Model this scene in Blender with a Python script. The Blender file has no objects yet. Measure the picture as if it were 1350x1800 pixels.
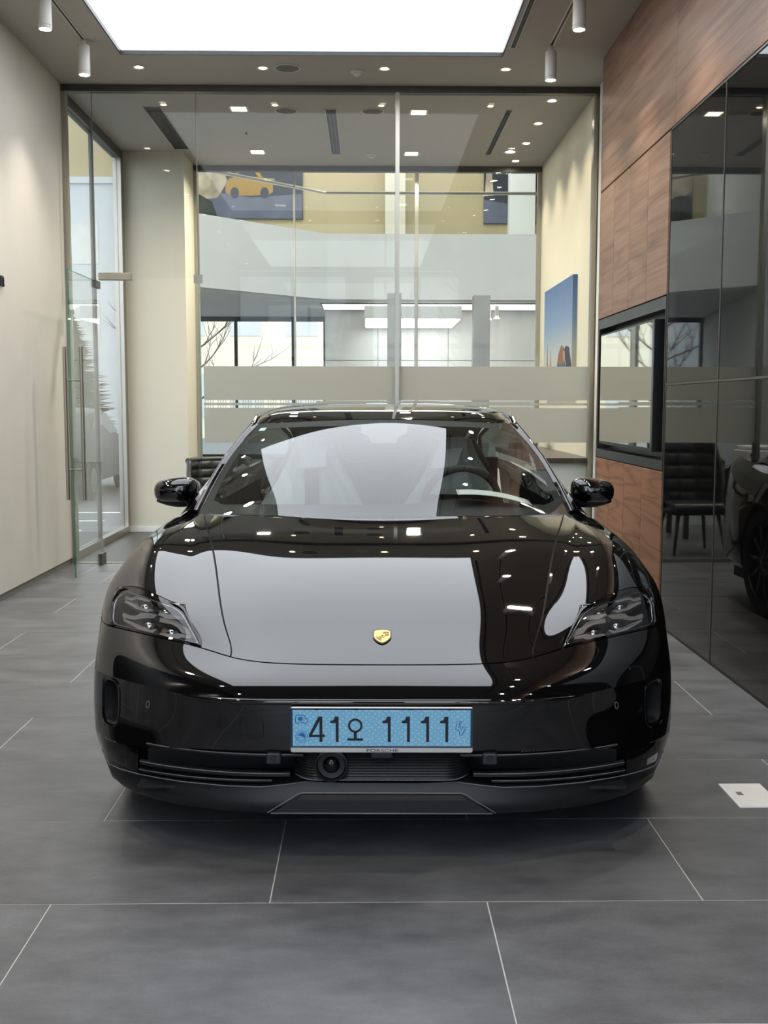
import bpy, bmesh, math, random
import numpy as np
from mathutils import Matrix, Vector

random.seed(7)
scene = bpy.context.scene
COL = scene.collection

# ------------------------------------------------------------------ camera
CAM_P = Vector((0, 0, 1.3632))
_f, _p, _yw, _r = 1902.7, .0977328, .0155038, .000917791
_F = Vector((math.sin(_yw)*math.cos(_p), math.cos(_yw)*math.cos(_p), -math.sin(_p)))
_R = Vector((math.cos(_yw), -math.sin(_yw), 0)); _U = _R.cross(_F)
_R2 = _R*math.cos(_r)+_U*math.sin(_r); _U2 = _U*math.cos(_r)-_R*math.sin(_r)
cam_d = bpy.data.cameras.new('camera'); cam = bpy.data.objects.new('camera', cam_d); COL.objects.link(cam)
cam_d.sensor_fit = 'VERTICAL'; cam_d.sensor_height = 36.0; cam_d.sensor_width = 27.0
cam_d.lens = _f/1800*36; cam_d.clip_start = .05; cam_d.clip_end = 400
M = Matrix.Identity(4)
for i in range(3):
    M[i][0] = _R2[i]; M[i][1] = _U2[i]; M[i][2] = -_F[i]; M[i][3] = CAM_P[i]
cam.matrix_world = M
scene.camera = cam

# ------------------------------------------------------------------ world: even overcast sky
world = bpy.data.worlds.new('overcast_sky'); scene.world = world; world.use_nodes = True
bg = world.node_tree.nodes['Background']; bg.inputs[0].default_value = (.80, .87, 1.0, 1); bg.inputs[1].default_value = 3.0

# ------------------------------------------------------------------ view
vs = scene.view_settings
vs.view_transform = 'Standard'; vs.look = 'None'; vs.gamma = 1.0; vs.exposure = 0.15; vs.use_curve_mapping = False
cy = scene.cycles
cy.use_denoising = True
cy.max_bounces = 14; cy.diffuse_bounces = 4; cy.glossy_bounces = 6; cy.transmission_bounces = 8; cy.transparent_max_bounces = 24
cy.caustics_reflective = False; cy.caustics_refractive = False
cy.sample_clamp_indirect = 4.0

# ------------------------------------------------------------------ materials
MATS = {}
def _mat(name):
    m = bpy.data.materials.new(name); m.use_nodes = True; MATS[name] = m
    nt = m.node_tree; return m, nt, nt.nodes['Principled BSDF']
def setp(b, **k):
    names = dict(color='Base Color', rough='Roughness', metal='Metallic', ior='IOR', spec='Specular IOR Level', coat='Coat Weight',
                 coatr='Coat Roughness', coation='Coat IOR', em='Emission Color', ems='Emission Strength', trans='Transmission Weight', alpha='Alpha', sheen='Sheen Weight')
    for a, v in k.items():
        s = b.inputs[names[a]]
        s.default_value = (*v, 1) if isinstance(v, tuple) and len(v) == 3 else v
def srgb(r, g, b):
    f = lambda c: (c/255/12.92) if c/255 <= .04045 else ((c/255+.055)/1.055)**2.4
    return (f(r), f(g), f(b))
def mat(name, color, rough=.5, var=.06, scale=6.0, bump=0.0, bscale=40., stretch=(1, 1, 1), **k):
    """principled material with procedural colour variation and fine relief"""
    m, nt, b = _mat(name); setp(b, color=color, rough=rough, **k)
    n = nt.nodes; L = nt.links
    tc = n.new('ShaderNodeTexCoord'); mp = n.new('ShaderNodeMapping'); mp.inputs['Scale'].default_value = stretch
    L.new(tc.outputs['Object'], mp.inputs[0])
    no = n.new('ShaderNodeTexNoise'); no.inputs['Scale'].default_value = scale; no.inputs['Detail'].default_value = 5
    L.new(mp.outputs[0], no.inputs['Vector'])
    if var:
        rp = n.new('ShaderNodeValToRGB'); e = rp.color_ramp.elements
        e[0].position = .3; e[1].position = .7
        e[0].color = (*[max(0, c*(1-var)) for c in color], 1); e[1].color = (*[min(1, c*(1+var)) for c in color], 1)
        L.new(no.outputs['Fac'], rp.inputs[0]); L.new(rp.outputs[0], b.inputs['Base Color'])
    if bump:
        n2 = n.new('ShaderNodeTexNoise'); n2.inputs['Scale'].default_value = bscale; n2.inputs['Detail'].default_value = 4
        L.new(mp.outputs[0], n2.inputs['Vector'])
        bp = n.new('ShaderNodeBump'); bp.inputs['Strength'].default_value = bump; bp.inputs['Distance'].default_value = .002
        L.new(n2.outputs['Fac'], bp.inputs['Height']); L.new(bp.outputs[0], b.inputs['Normal'])
    return m
def emis(name, color, strength):
    m, nt, b = _mat(name); setp(b, color=(.8, .8, .8), rough=.4, em=color, ems=strength); return m
def thin_glass(name, tint=(.97, .985, .975), ior=1.45, rough=0.0):
    m, nt, b = _mat(name); n = nt.nodes; L = nt.links; n.remove(b)
    out = n['Material Output']; tr = n.new('ShaderNodeBsdfTransparent'); tr.inputs[0].default_value = (*tint, 1)
    gl = n.new('ShaderNodeBsdfGlossy'); gl.inputs['Roughness'].default_value = rough; gl.inputs[0].default_value = (1, 1, 1, 1)
    fr = n.new('ShaderNodeFresnel'); fr.inputs[0].default_value = ior
    g = n.new('ShaderNodeNewGeometry'); mx = n.new('ShaderNodeMixShader')
    # same reflectance from both faces of the sheet
    inv = n.new('ShaderNodeMix'); inv.data_type = 'FLOAT'
    inv.inputs['A'].default_value = ior; inv.inputs['B'].default_value = 1/ior
    fr2 = n.new('ShaderNodeFresnel')
    L.new(g.outputs['Backfacing'], inv.inputs['Factor'])
    inv2 = n.new('ShaderNodeMath'); inv2.operation = 'ADD'; inv2.inputs[1].default_value = 0
    L.new(inv.outputs['Result'], inv2.inputs[0]); L.new(inv2.outputs[0], fr2.inputs[0])
    mlt = n.new('ShaderNodeMath'); mlt.operation = 'MULTIPLY'; mlt.inputs[1].default_value = 1.0
    L.new(fr2.outputs[0], mlt.inputs[0]); L.new(mlt.outputs[0], mx.inputs[0])
    L.new(tr.outputs[0], mx.inputs[1]); L.new(gl.outputs[0], mx.inputs[2]); L.new(mx.outputs[0], out.inputs[0])
    return m

def wood_mat(name, c0, c1, c2, gs=1.0, con=.5):
    """veneer: contour-like growth lines and fine streaks running along the wall"""
    m, nt, b = _mat(name); n = nt.nodes; L = nt.links
    tc = n.new('ShaderNodeTexCoord'); oi = n.new('ShaderNodeObjectInfo')
    off = n.new('ShaderNodeVectorMath'); off.operation = 'ADD'
    sc = n.new('ShaderNodeVectorMath'); sc.operation = 'SCALE'; sc.inputs[0].default_value = (3, 7, 5)
    L.new(oi.outputs['Random'], sc.inputs['Scale']); L.new(tc.outputs['Object'], off.inputs[0]); L.new(sc.outputs[0], off.inputs[1])
    def noise(scale3, scale, det, rough=.5):
        mp = n.new('ShaderNodeMapping'); mp.inputs['Scale'].default_value = scale3; mp.inputs['Rotation'].default_value = (math.radians(5), 0, 0); L.new(off.outputs[0], mp.inputs[0])
        q = n.new('ShaderNodeTexNoise'); q.inputs['Scale'].default_value = scale; q.inputs['Detail'].default_value = det; q.inputs['Roughness'].default_value = rough; L.new(mp.outputs[0], q.inputs['Vector']); return q.outputs['Fac']
    def math_(op, a, b_=None, c=None):
        q = n.new('ShaderNodeMath'); q.operation = op
        for k, x in enumerate((a, b_, c)):
            if x is None: continue
            if isinstance(x, (int, float)): q.inputs[k].default_value = x
            else: L.new(x, q.inputs[k])
        return q.outputs[0]
    big = noise((1, .17*gs, 2.2*gs), 1.6, 2.5, .45)
    fine = noise((1, .9, 52), 2.2, 5)
    med = noise((1, .35, 10), 2.0, 4)
    rings = math_('PINGPONG', math_('MULTIPLY', big, 15.0), 1.0)
    line = math_('POWER', rings, .45)
    tone = math_('MULTIPLY_ADD', line, .40*con, math_('MULTIPLY_ADD', fine, .42, math_('MULTIPLY', med, .40)))
    rp = n.new('ShaderNodeValToRGB'); e = rp.color_ramp.elements
    e[0].position = .30; e[0].color = (*c0, 1); e[1].position = .74; e[1].color = (*c2, 1); k = e.new(.52); k.color = (*c1, 1)
    L.new(tone, rp.inputs[0]); L.new(rp.outputs[0], b.inputs['Base Color'])
    bp = n.new('ShaderNodeBump'); bp.inputs['Strength'].default_value = .06; bp.inputs['Distance'].default_value = .0008; L.new(fine, bp.inputs['Height']); L.new(bp.outputs[0], b.inputs['Normal'])
    setp(b, rough=.42, spec=.3)
    return m

# room
mat('plaster_warm', srgb(212, 207, 197), .85, .02, 3, .05, 60)
mat('ceiling_paint', srgb(188, 184, 177), .9, .015, 2)
mat('cream_wall', srgb(212, 206, 186), .8, .02, 2, .04, 50)
mat('white_panel', srgb(232, 232, 226), .6, .015, 2)
mat('hall_white', srgb(236, 237, 233), .7, .02, 1.5)
mat('beige_wall', srgb(178, 164, 128), .8, .03, 1)
mat('baseboard_grey', srgb(120, 118, 110), .5, .05, 8)
mat('grout', srgb(204, 202, 196), .8, .06, 30)
mat('dark_floor', srgb(62, 60, 56), .4, .08, 5, .05)
mat('steel', srgb(176, 172, 160), .28, .06, 20, stretch=(1, 1, .1), metal=1.0)
mat('dark_steel', srgb(96, 94, 90), .35, .06, 12, metal=.8)
mat('black_gloss', (.004, .004, .0045), .02, 0, ior=1.44)
mat('mirror_black', srgb(216, 214, 206), .02, 0, metal=1.0)
mat('black_matte', (.008, .008, .009), .55, .2, 20)
mat('black_satin', (.012, .012, .013), .32, .2, 12)
mat('dark_grey', (.035, .036, .038), .4, .1, 12)
mat('sticker_blue', srgb(176, 216, 226), .5, .05, 30)
mat('white_plastic', srgb(240, 240, 236), .35, .02, 10)
mat('fixture_white', srgb(214, 210, 203), .45, .02, 12)
mat('column_grey', srgb(176, 176, 172), .6, .03, 4)
mat('grille_grey', srgb(120, 118, 114), .7, .08, 90)
mat('slot_dark', srgb(12, 13, 15), .5, .1, 30)
mat('frame_dark', srgb(66, 68, 68), .35, .08, 15, metal=.6)
thin_glass('clear_glass', (.975, .985, .978), 1.25)
thin_glass('edge_glass', (.55, .85, .76), 1.5)
thin_glass('tinted_glass', (.42, .47, .46), 1.5)
thin_glass('windscreen_glass', (.84, .89, .87), 2.0)
thin_glass('lamp_lens', (.86, .87, .88), 1.5)
wood_mat('walnut', srgb(96, 72, 58), srgb(134, 104, 85), srgb(158, 128, 107))
wood_mat('walnut_low', srgb(82, 50, 34), srgb(132, 88, 62), srgb(156, 110, 80), 1.7, 1.0)
emis('panel_light', (.88, .93, 1.0), 2.6)
emis('spot_lens', (1, .93, .80), 55.0)
emis('square_lens', (1, .93, .62), 9.0)
emis('warm_lens', (1, .80, .50), 16.0)
emis('hall_lamp_and_fill', (.95, .97, 1.0), 3.6)  # glow of the lit box and of the added hall ceiling panels
emis('gallery_fill', (.97, .98, 1.0), .95)  # glow of the panel added under the gallery

def floor_mat():
    m, nt, b = _mat('stone_tile'); n = nt.nodes; L = nt.links
    tc = n.new('ShaderNodeTexCoord'); oi = n.new('ShaderNodeObjectInfo')
    sc = n.new('ShaderNodeVectorMath'); sc.operation = 'SCALE'; sc.inputs[0].default_value = (31, 17, 5)
    L.new(oi.outputs['Random'], sc.inputs['Scale'])
    off = n.new('ShaderNodeVectorMath'); off.operation = 'ADD'; L.new(tc.outputs['Object'], off.inputs[0]); L.new(sc.outputs[0], off.inputs[1])
    mp = n.new('ShaderNodeMapping'); mp.inputs['Scale'].default_value = (1, 2.2, 1); L.new(off.outputs[0], mp.inputs[0])
    a = n.new('ShaderNodeTexNoise'); a.inputs['Scale'].default_value = 3.2; a.inputs['Detail'].default_value = 9; a.inputs['Roughness'].default_value = .68; L.new(mp.outputs[0], a.inputs['Vector'])
    g = n.new('ShaderNodeTexNoise'); g.inputs['Scale'].default_value = 170; g.inputs['Detail'].default_value = 2; L.new(mp.outputs[0], g.inputs['Vector'])
    ad = n.new('ShaderNodeMath'); ad.operation = 'MULTIPLY_ADD'; ad.inputs[1].default_value = .28; L.new(g.outputs['Fac'], ad.inputs[0]); L.new(a.outputs['Fac'], ad.inputs[2])
    rp = n.new('ShaderNodeValToRGB'); e = rp.color_ramp.elements
    e[0].position = .40; e[0].color = (*srgb(76, 77, 80), 1); e[1].position = .88; e[1].color = (*srgb(121, 122, 125), 1)
    L.new(ad.outputs[0], rp.inputs[0]); L.new(rp.outputs[0], b.inputs['Base Color'])
    rr = n.new('ShaderNodeMapRange'); rr.inputs['To Min'].default_value = .30; rr.inputs['To Max'].default_value = .46; L.new(a.outputs['Fac'], rr.inputs[0]); L.new(rr.outputs[0], b.inputs['Roughness'])
    bp = n.new('ShaderNodeBump'); bp.inputs['Strength'].default_value = .05; bp.inputs['Distance'].default_value = .002; L.new(ad.outputs[0], bp.inputs['Height']); L.new(bp.outputs[0], b.inputs['Normal'])
    setp(b, spec=.65)
floor_mat()

def frosted():
    m, nt, b = _mat('frosted_film'); n = nt.nodes; L = nt.links; out = n['Material Output']
    setp(b, color=srgb(214, 214, 206), rough=.7)
    no = n.new('ShaderNodeTexNoise'); no.inputs['Scale'].default_value = 2; rp = n.new('ShaderNodeValToRGB')
    rp.color_ramp.elements[0].color = (*srgb(208, 208, 200), 1); rp.color_ramp.elements[1].color = (*srgb(220, 220, 212), 1)
    L.new(no.outputs['Fac'], rp.inputs[0]); L.new(rp.outputs[0], b.inputs['Base Color'])
    tl = n.new('ShaderNodeBsdfTranslucent'); tl.inputs[0].default_value = (*srgb(222, 222, 214), 1)
    mx = n.new('ShaderNodeMixShader'); mx.inputs[0].default_value = .55; L.new(b.outputs[0], mx.inputs[1]); L.new(tl.outputs[0], mx.inputs[2])
    L.new(mx.outputs[0], out.inputs[0])
frosted()

# ------------------------------------------------------------------ mesh helpers
class MB:
    def __init__(s): s.v = []; s.f = []
    def add(s, v, f):
        k = len(s.v); s.v += [tuple(map(float, p)) for p in v]; s.f += [tuple(i+k for i in q) for q in f]; return s
    def box(s, x0, x1, y0, y1, z0, z1):
        v = [(x, y, z) for z in (z0, z1) for y in (y0, y1) for x in (x0, x1)]
        return s.add(v, [(0, 2, 3, 1), (4, 5, 7, 6), (0, 1, 5, 4), (1, 3, 7, 5), (3, 2, 6, 7), (2, 0, 4, 6)])
    def bbox(s, x0, x1, y0, y1, z0, z1, r=.01, seg=2):
        """box with bevelled edges"""
        bm = bmesh.new(); bmesh.ops.create_cube(bm, size=1)
        for q in bm.verts: q.co = Vector(((x0+x1)/2+q.co.x*(x1-x0), (y0+y1)/2+q.co.y*(y1-y0), (z0+z1)/2+q.co.z*(z1-z0)))
        bmesh.ops.bevel(bm, geom=bm.edges[:], offset=r, segments=seg, affect='EDGES', profile=.5)
        s.bm(bm); return s
    def bm(s, bm):
        bm.verts.index_update(); s.add([q.co[:] for q in bm.verts], [tuple(w.index for w in q.verts) for q in bm.faces]); bm.free(); return s
    def ring(s, c, r, ax='z', n=24):
        o = []
        for i in range(n):
            a = 2*math.pi*i/n; u, w = r*math.cos(a), r*math.sin(a)
            o.append({'z': (c[0]+u, c[1]+w, c[2]), 'y': (c[0]+u, c[1], c[2]+w), 'x': (c[0], c[1]+u, c[2]+w)}[ax])
        return o
    def lathe(s, c, prof, ax='z', n=24, cap0=True, cap1=True):
        """prof: list of (radius, offset along axis)"""
        k = len(s.v); v = []
        for r, h in prof:
            cc = {'z': (c[0], c[1], c[2]+h), 'y': (c[0], c[1]+h, c[2]), 'x': (c[0]+h, c[1], c[2])}[ax]
            v += s.ring(cc, r, ax, n)
        f = []
        for j in range(len(prof)-1):
            for i in range(n): f.append((j*n+i, j*n+(i+1) % n, (j+1)*n+(i+1) % n, (j+1)*n+i))
        if cap0: f.append(tuple(range(n))[::-1])
        if cap1: f.append(tuple((len(prof)-1)*n+i for i in range(n)))
        return s.add(v, f)
    def tube(s, pts, r, n=8, closed=False, cap=True):
        pts = [Vector(p) for p in pts]; m = len(pts); rs = r if isinstance(r, (list, tuple)) else [r]*m
        v = []; up = None
        for i, p in enumerate(pts):
            a = pts[(i-1) % m] if (closed or i > 0) else p; b = pts[(i+1) % m] if (closed or i < m-1) else p
            t = (b-a); t = t.normalized() if t.length > 1e-9 else Vector((0, 0, 1))
            if up is None: up = Vector((0, 0, 1)) if abs(t.z) < .9 else Vector((1, 0, 0))
            x = t.cross(up); x = x.normalized() if x.length > 1e-6 else t.orthogonal().normalized()
            y = x.cross(t).normalized(); up = y
            for k in range(n):
                an = 2*math.pi*k/n; v.append(p+x*math.cos(an)*rs[i]+y*math.sin(an)*rs[i])
        f = []; mm = m if closed else m-1
        for j in range(mm):
            for i in range(n): f.append((j*n+i, j*n+(i+1) % n, ((j+1) % m)*n+(i+1) % n, ((j+1) % m)*n+i))
        if cap and not closed: f += [tuple(range(n))[::-1], tuple((m-1)*n+i for i in range(n))]
        return s.add(v, f)
    def grid(s, P):
        nv, nu = len(P), len(P[0]); v = [p for row in P for p in row]
        return s.add(v, [(j*nu+i, j*nu+i+1, (j+1)*nu+i+1, (j+1)*nu+i) for j in range(nv-1) for i in range(nu-1)])
    def prism(s, poly, d, fn=None):
        """polygon (list of 2D points) extruded by vector handled through fn(x,y,h)->3D, h in (0,d)"""
        n = len(poly); v = [fn(x, y, 0) for x, y in poly]+[fn(x, y, d) for x, y in poly]
        return s.add(v, [tuple(range(n))[::-1], tuple(range(n, 2*n))]+[(i, (i+1) % n, n+(i+1) % n, n+i) for i in range(n)])
    def build(s, name, material, parent=None, smooth=False, loc=None, angle=None):
        me = bpy.data.meshes.new(name); me.from_pydata(s.v, [], s.f); me.validate(); me.update()
        bm = bmesh.new(); bm.from_mesh(me); bmesh.ops.recalc_face_normals(bm, faces=bm.faces); bm.to_mesh(me); bm.free()
        m = MATS[material] if isinstance(material, str) else material
        me.materials.append(m)
        if smooth:
            for p in me.polygons: p.use_smooth = True
            if angle is not None: me.set_sharp_from_angle(angle=math.radians(angle))
        o = bpy.data.objects.new(name, me); COL.objects.link(o)
        if parent is not None: o.parent = parent
        if loc is not None: o.location = loc
        return o
def empty(name, loc=(0, 0, 0), rz=0.0):
    o = bpy.data.objects.new(name, None); COL.objects.link(o); o.location = loc; o.rotation_euler = (0, 0, rz); o.empty_display_size = .1
    return o
def tag(o, label=None, cat=None, group=None, kind=None):
    if label: o['label'] = label
    if cat: o['category'] = cat
    if group: o['group'] = group
    if kind: o['kind'] = kind
    return o
def struct(o, label=None):
    o['kind'] = 'structure'
    if label: o['label'] = label
    return o
def copy_tree(o, parent=None):
    c = o.copy(); COL.objects.link(c); c.parent = parent
    for ch in list(o.children): copy_tree(ch, c)
    return c
def text_mesh(body, size, extrude=.0005, xs=1.0, bold=0.0, align='CENTER'):
    cu = bpy.data.curves.new('lettering', 'FONT'); cu.body = body; cu.size = size; cu.extrude = extrude; cu.align_x = align; cu.align_y = 'CENTER'; cu.resolution_u = 4; cu.offset = bold
    ob = bpy.data.objects.new('lettering', cu); COL.objects.link(ob)
    dg = bpy.context.evaluated_depsgraph_get(); dg.update(); me = bpy.data.meshes.new_from_object(ob.evaluated_get(dg))
    v = [(p.co.x*xs, p.co.y, p.co.z) for p in me.vertices]; f = [tuple(q.vertices) for q in me.polygons]
    bpy.data.objects.remove(ob); bpy.data.curves.remove(cu)
    return v, f
def lamp(name, kind, loc, energy, color, parent=None, **k):
    d = bpy.data.lights.new(name, kind); d.energy = energy; d.color = color
    for a, v in k.items(): setattr(d, a, v)
    o = bpy.data.objects.new(name, d); COL.objects.link(o); o.location = loc
    if parent: o.parent = parent
    return o
# ================================================================== THE ROOM
XL, XR, CZ, Y1, Y2 = -2.547, 1.812, 4.02, 9.37, 12.40
XV = 1.955            # right wall of the office behind the glass
YF = -3.0             # street front behind the camera
# ---- floor: grout bed with single stone tiles
fl = struct(MB().box(XL-.1, XV+.1, YF, Y1+.02, -.08, -.0012).build('floor', 'grout'), 'grey stone tiled showroom floor with pale joints')
OX, OY = -.8697, 2.868
G = .0019
cache = {}
for j in range(-10, 11):
    y0, y1 = OY+.6*j, OY+.6*(j+1)
    y0c, y1c = max(y0, YF), min(y1, Y1-.03)
    if y1c-y0c < .02: continue
    par = (j+1) % 2
    for i in range(-8, 10):
        if i % 2 != par: continue
        x0, x1 = OX+.6*i, OX+.6*i+1.2
        x0c, x1c = max(x0, XL-.06), min(x1, XR+.05 if y0 < 8.5 else XV)
        if x1c-x0c < .02: continue
        w, d = round(x1c-x0c-2*G, 4), round(y1c-y0c-2*G, 4)
        cx, cyy = (x0c+x1c)/2, (y0c+y1c)/2
        if (w, d) in cache:
            o = cache[(w, d)].copy(); COL.objects.link(o)
        else:
            o = MB().bbox(-w/2, w/2, -d/2, d/2, -.012, 0, .0007, 1).build('floor_tile', 'stone_tile'); cache[(w, d)] = o
        o.parent = fl; o.location = (cx, cyy, 0)
struct(MB().box(-2.75, XV+.1, Y1+.02, Y2, -.08, -.002).build('floor', 'dark_floor'), 'dark stone floor of the glazed office')
# ---- left wall
struct(MB().box(XL-.12, XL, 4.2, Y1-.02, .055, CZ).build('wall_left', 'plaster_warm'), 'plain warm white plaster wall on the left')
struct(MB().box(XL-.12, XL, YF, 4.2, .055, CZ).build('wall_left', 'black_satin'), 'dark clad stretch of the left wall beside the viewer')
struct(MB().box(XL-.12, XL-.012, YF, Y1-.02, -.006, .055).build('baseboard_left', 'baseboard_grey'), 'grey recessed baseboard along the left wall')
# ---- ceiling with openings for the luminous panel and the added one above the viewer
PX0, PX1 = -1.876, 1.040
PAN = ((3.40, 8.562), (-2.70, .90))  # second one is added, unseen: frontal light and the bright bumper lip line
c = MB()
for a in ((XL-.12, PX0, YF, Y1), (PX1, XR+.2, YF, Y1), (PX0, PX1, 8.562, Y1), (PX0, PX1, .90, 3.40), (PX0, PX1, YF, -2.70)): c.box(a[0], a[1], a[2], a[3], CZ, CZ+.1)
struct(c.build('ceiling', 'ceiling_paint'), 'grey white plaster ceiling around the luminous panels')
for (PY0, PY1), lb in zip(PAN, ('large glowing white stretch ceiling light above the black car', 'added unseen glowing ceiling panel above the viewer')):
    lp = tag(empty('ceiling_light_panel', (0, 0, CZ)), lb, 'ceiling light')
    MB().box(PX0+.012, PX1-.012, PY0+.012, PY1-.012, .03, .04).build('diffuser', 'panel_light', lp)
    e = MB()
    for a in ((PX0, PX0+.012, PY0, PY1), (PX1-.012, PX1, PY0, PY1), (PX0+.012, PX1-.012, PY0, PY0+.012), (PX0+.012, PX1-.012, PY1-.012, PY1)): e.box(a[0], a[1], a[2], a[3], .0, .05)
    e.build('edge_profile', 'frame_dark', lp)
# ---- right wall : walnut boards, niche and black glass cladding
wr = struct(MB().box(1.93, 2.05, YF, 8.56, 0, CZ).build('wall_right', 'dark_grey'), 'right wall clad in walnut boards and black glass panels')
T = .03; g = .0025
def rpanel(name, y0, y1, z0, z1, m, th=T):
    MB().bbox(XR, XR+th, y0+g, y1-g, z0+g, z1-g, .002, 1).build(name, m, wr)
rpanel('wood_panel', 6.53, 8.57, 3.01, CZ, 'walnut'); rpanel('wood_panel', 4.3, 6.53, 3.01, CZ, 'walnut'); rpanel('wood_panel', 2.0, 4.3, 3.01, CZ, 'walnut'); rpanel('wood_panel', -.3, 2.0, 3.01, CZ, 'walnut'); rpanel('wood_panel', YF, -.3, 3.01, CZ, 'walnut')
ys = [8.57, 8.08, 7.61, 7.12, 6.625]
for a, b in zip(ys[1:], ys[:-1]):
    rpanel('wood_panel', a, b, 2.035, 3.005, 'walnut'); rpanel('wood_panel', a, b, .01, .962, 'walnut_low')
yy = 6.60
while yy > YF+.1:
    y0 = max(yy-.985, YF)
    for z0, z1 in ((.012, 1.488), (1.502, 2.995)):
        MB().bbox(XR+.004, XR+.012, y0+.006, yy-.006, z0, z1, .0015, 1).build('black_glass_panel', 'black_gloss', wr)
    MB().box(XR+.001, XR+.02, yy-.005, yy+.005, .01, 3.0).build('mullion', 'dark_steel', wr)
    yy -= .985
MB().box(XR+.001, XR+.02, YF, 6.60, 1.489, 1.501).build('rail', 'dark_steel', wr)
MB().box(XR-.001, XR+.03, YF, 6.60, 2.994, 3.006).build('rail', 'dark_steel', wr)
MB().box(XR+.016, XR+.1, YF, 6.60, 0, 3.0).build('backing_board', 'black_matte', wr)
MB().box(XR+.002, XR+.05, YF, 6.60, 0, .012).build('plinth', 'black_matte', wr)
MB().box(1.90, 1.93, 6.60, 8.56, 0, CZ).build('backing_board', 'black_matte', wr)
MB().box(XR+.0, 1.93, 8.56, 8.572, 0, CZ).build('end_board', 'walnut_low', wr)
# niche frame around the screen
nf = MB()
for a in ((6.63, 8.565, 1.955, 2.03), (6.63, 8.565, .967, 1.03)): nf.box(XR+.002, XR+.1, *a)
for a in ((6.63, 6.645, 1.03, 1.955), (8.53, 8.565, 1.03, 1.955)): nf.box(XR+.002, XR+.1, *a)
nf.build('niche_frame', 'frame_dark', wr)
MB().box(XR+.085, XR+.1, 6.645, 8.53, 1.03, 1.955).build('niche_back', 'black_satin', wr)
# ---- wall-mounted screen in the niche
tv = tag(empty('display_screen', (XR, 7.57, 1.49)), 'black flat screen mounted in the niche of the walnut wall', 'screen')
MB().bbox(-.02, .05, -.765, .79, -.415, .415, .004).build('casing', 'black_satin', tv)
MB().box(-.024, -.0195, -.735, .76, -.392, .402).build('screen_glass', 'mirror_black' if 'mirror_black' in MATS else 'black_gloss', tv)
MB().box(.05, .085, -.3, .3, -.2, .2).build('wall_bracket', 'black_matte', tv)
# ---- white wall strip and the office's right wall
struct(MB().box(XV, XV+.12, 8.572, Y2+.1, 0, CZ).build('wall_right', 'cream_wall'), 'cream wall of the glazed office carrying a picture')
struct(MB().box(XV-.02, XV, 8.60, 9.25, 0, CZ).build('trim_1', 'white_panel'), 'narrow white strip between walnut wall and glass')
# ---- street front behind the camera : dark pier between two glazed bays
struct(MB().box(-.40, .10, YF-.15, YF, 0, CZ).build('wall_front', 'dark_grey'), 'dark pier behind the viewer')
for nw, (xa, xb) in ((4, (XL, -.40)), (6, (.10, XV))):
    wf = struct(empty('window_%d' % nw, (0, YF, 0)), 'tall street window behind the viewer, '+('left bay' if nw == 4 else 'right bay'))
    xs = [xa, (xa+xb)/2, xb]
    for x in xs: MB().box(x-.035, x+.035, -.08, 0, 0, CZ).build('mullion', 'frame_dark', wf)
    for z in (0.0, 2.5, CZ-.12): MB().box(xa, xb, -.07, -.01, z, z+.1).build('transom', 'frame_dark', wf)
    for a, b in zip(xs[:-1], xs[1:]):
        for z0, z1 in ((.1, 2.5), (2.6, CZ-.12)): MB().box(a+.035, b-.035, -.045, -.035, z0, z1).build('pane', 'clear_glass', wf)

# ================================================================== GLASS PARTITION
w1 = struct(empty('window_1', (0, Y1, 0)), 'frameless glass partition with a frosted band behind the car')
MB().box(XL, XV, -.04, .04, CZ-.055, CZ).build('head_rail', 'dark_steel', w1)
MB().box(XL, XL+.035, -.04, .04, 0, CZ-.055).build('side_post', 'steel', w1)
MB().box(XV-.05, XV-.015, -.04, .04, 0, CZ-.055).build('side_post', 'steel', w1)
MB().box(.238, .272, -.05, .05, 0, CZ-.055).build('centre_post', 'steel', w1)
MB().box(-1.43, XV-.05, -.02, .02, 0, .03).build('sill_rail', 'steel', w1)
MB().box(XL+.035, -1.43, -.03, .03, -.004, .006).build('threshold', 'steel', w1)
for a in ((-1.43, .236, .03, CZ-.055), (.274, XV-.05, .03, CZ-.055), (-2.30, -1.436, 2.44, CZ-.055), (XL+.036, -2.304, .008, CZ-.055)):
    MB().box(a[0]+.002, a[1]-.002, -.006, .006, a[2], a[3]).build('pane', 'clear_glass', w1)
for x in (-1.433, -2.302): MB().box(x-.0025, x+.0025, -.0075, .0075, 2.44 if x > -2 else .01, CZ-.055).build('silicone_joint', 'grille_grey', w1)
MB().box(-1.4355, -1.4305, -.0075, .0075, .03, 2.44).build('silicone_joint', 'edge_glass', w1)
MB().box(-1.47, -1.40, -.02, .02, 2.40, 2.47).build('patch_fitting', 'steel', w1)
fb = MB()
for z0, z1 in ((1.412, 1.700), (1.368, 1.388), (1.048, 1.345)): fb.box(-1.40, .236, -.0075, -.0064, z0, z1); fb.box(.274, 1.90, -.0075, -.0064, z0, z1)
for k in range(44):
    x = -1.39+k*.0215
    if k % 5 == 4: continue
    for z0, z1 in ((1.345, 1.368), (1.388, 1.412)): fb.box(x, x+.0055, -.0075, -.0064, z0, z1)
for k in range(40):
    x = -.44+k*.05
    for z0, z1 in ((1.345, 1.368), (1.388, 1.412)):
        if x+.02 < .236 or x > .276:
            if x < 1.4: fb.box(x, x+.047, -.0075, -.0064, z0, z0+(z1-z0)*(.75 if x < .6 else .45))
fb.build('frosted_band', 'frosted_film', w1)
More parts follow.
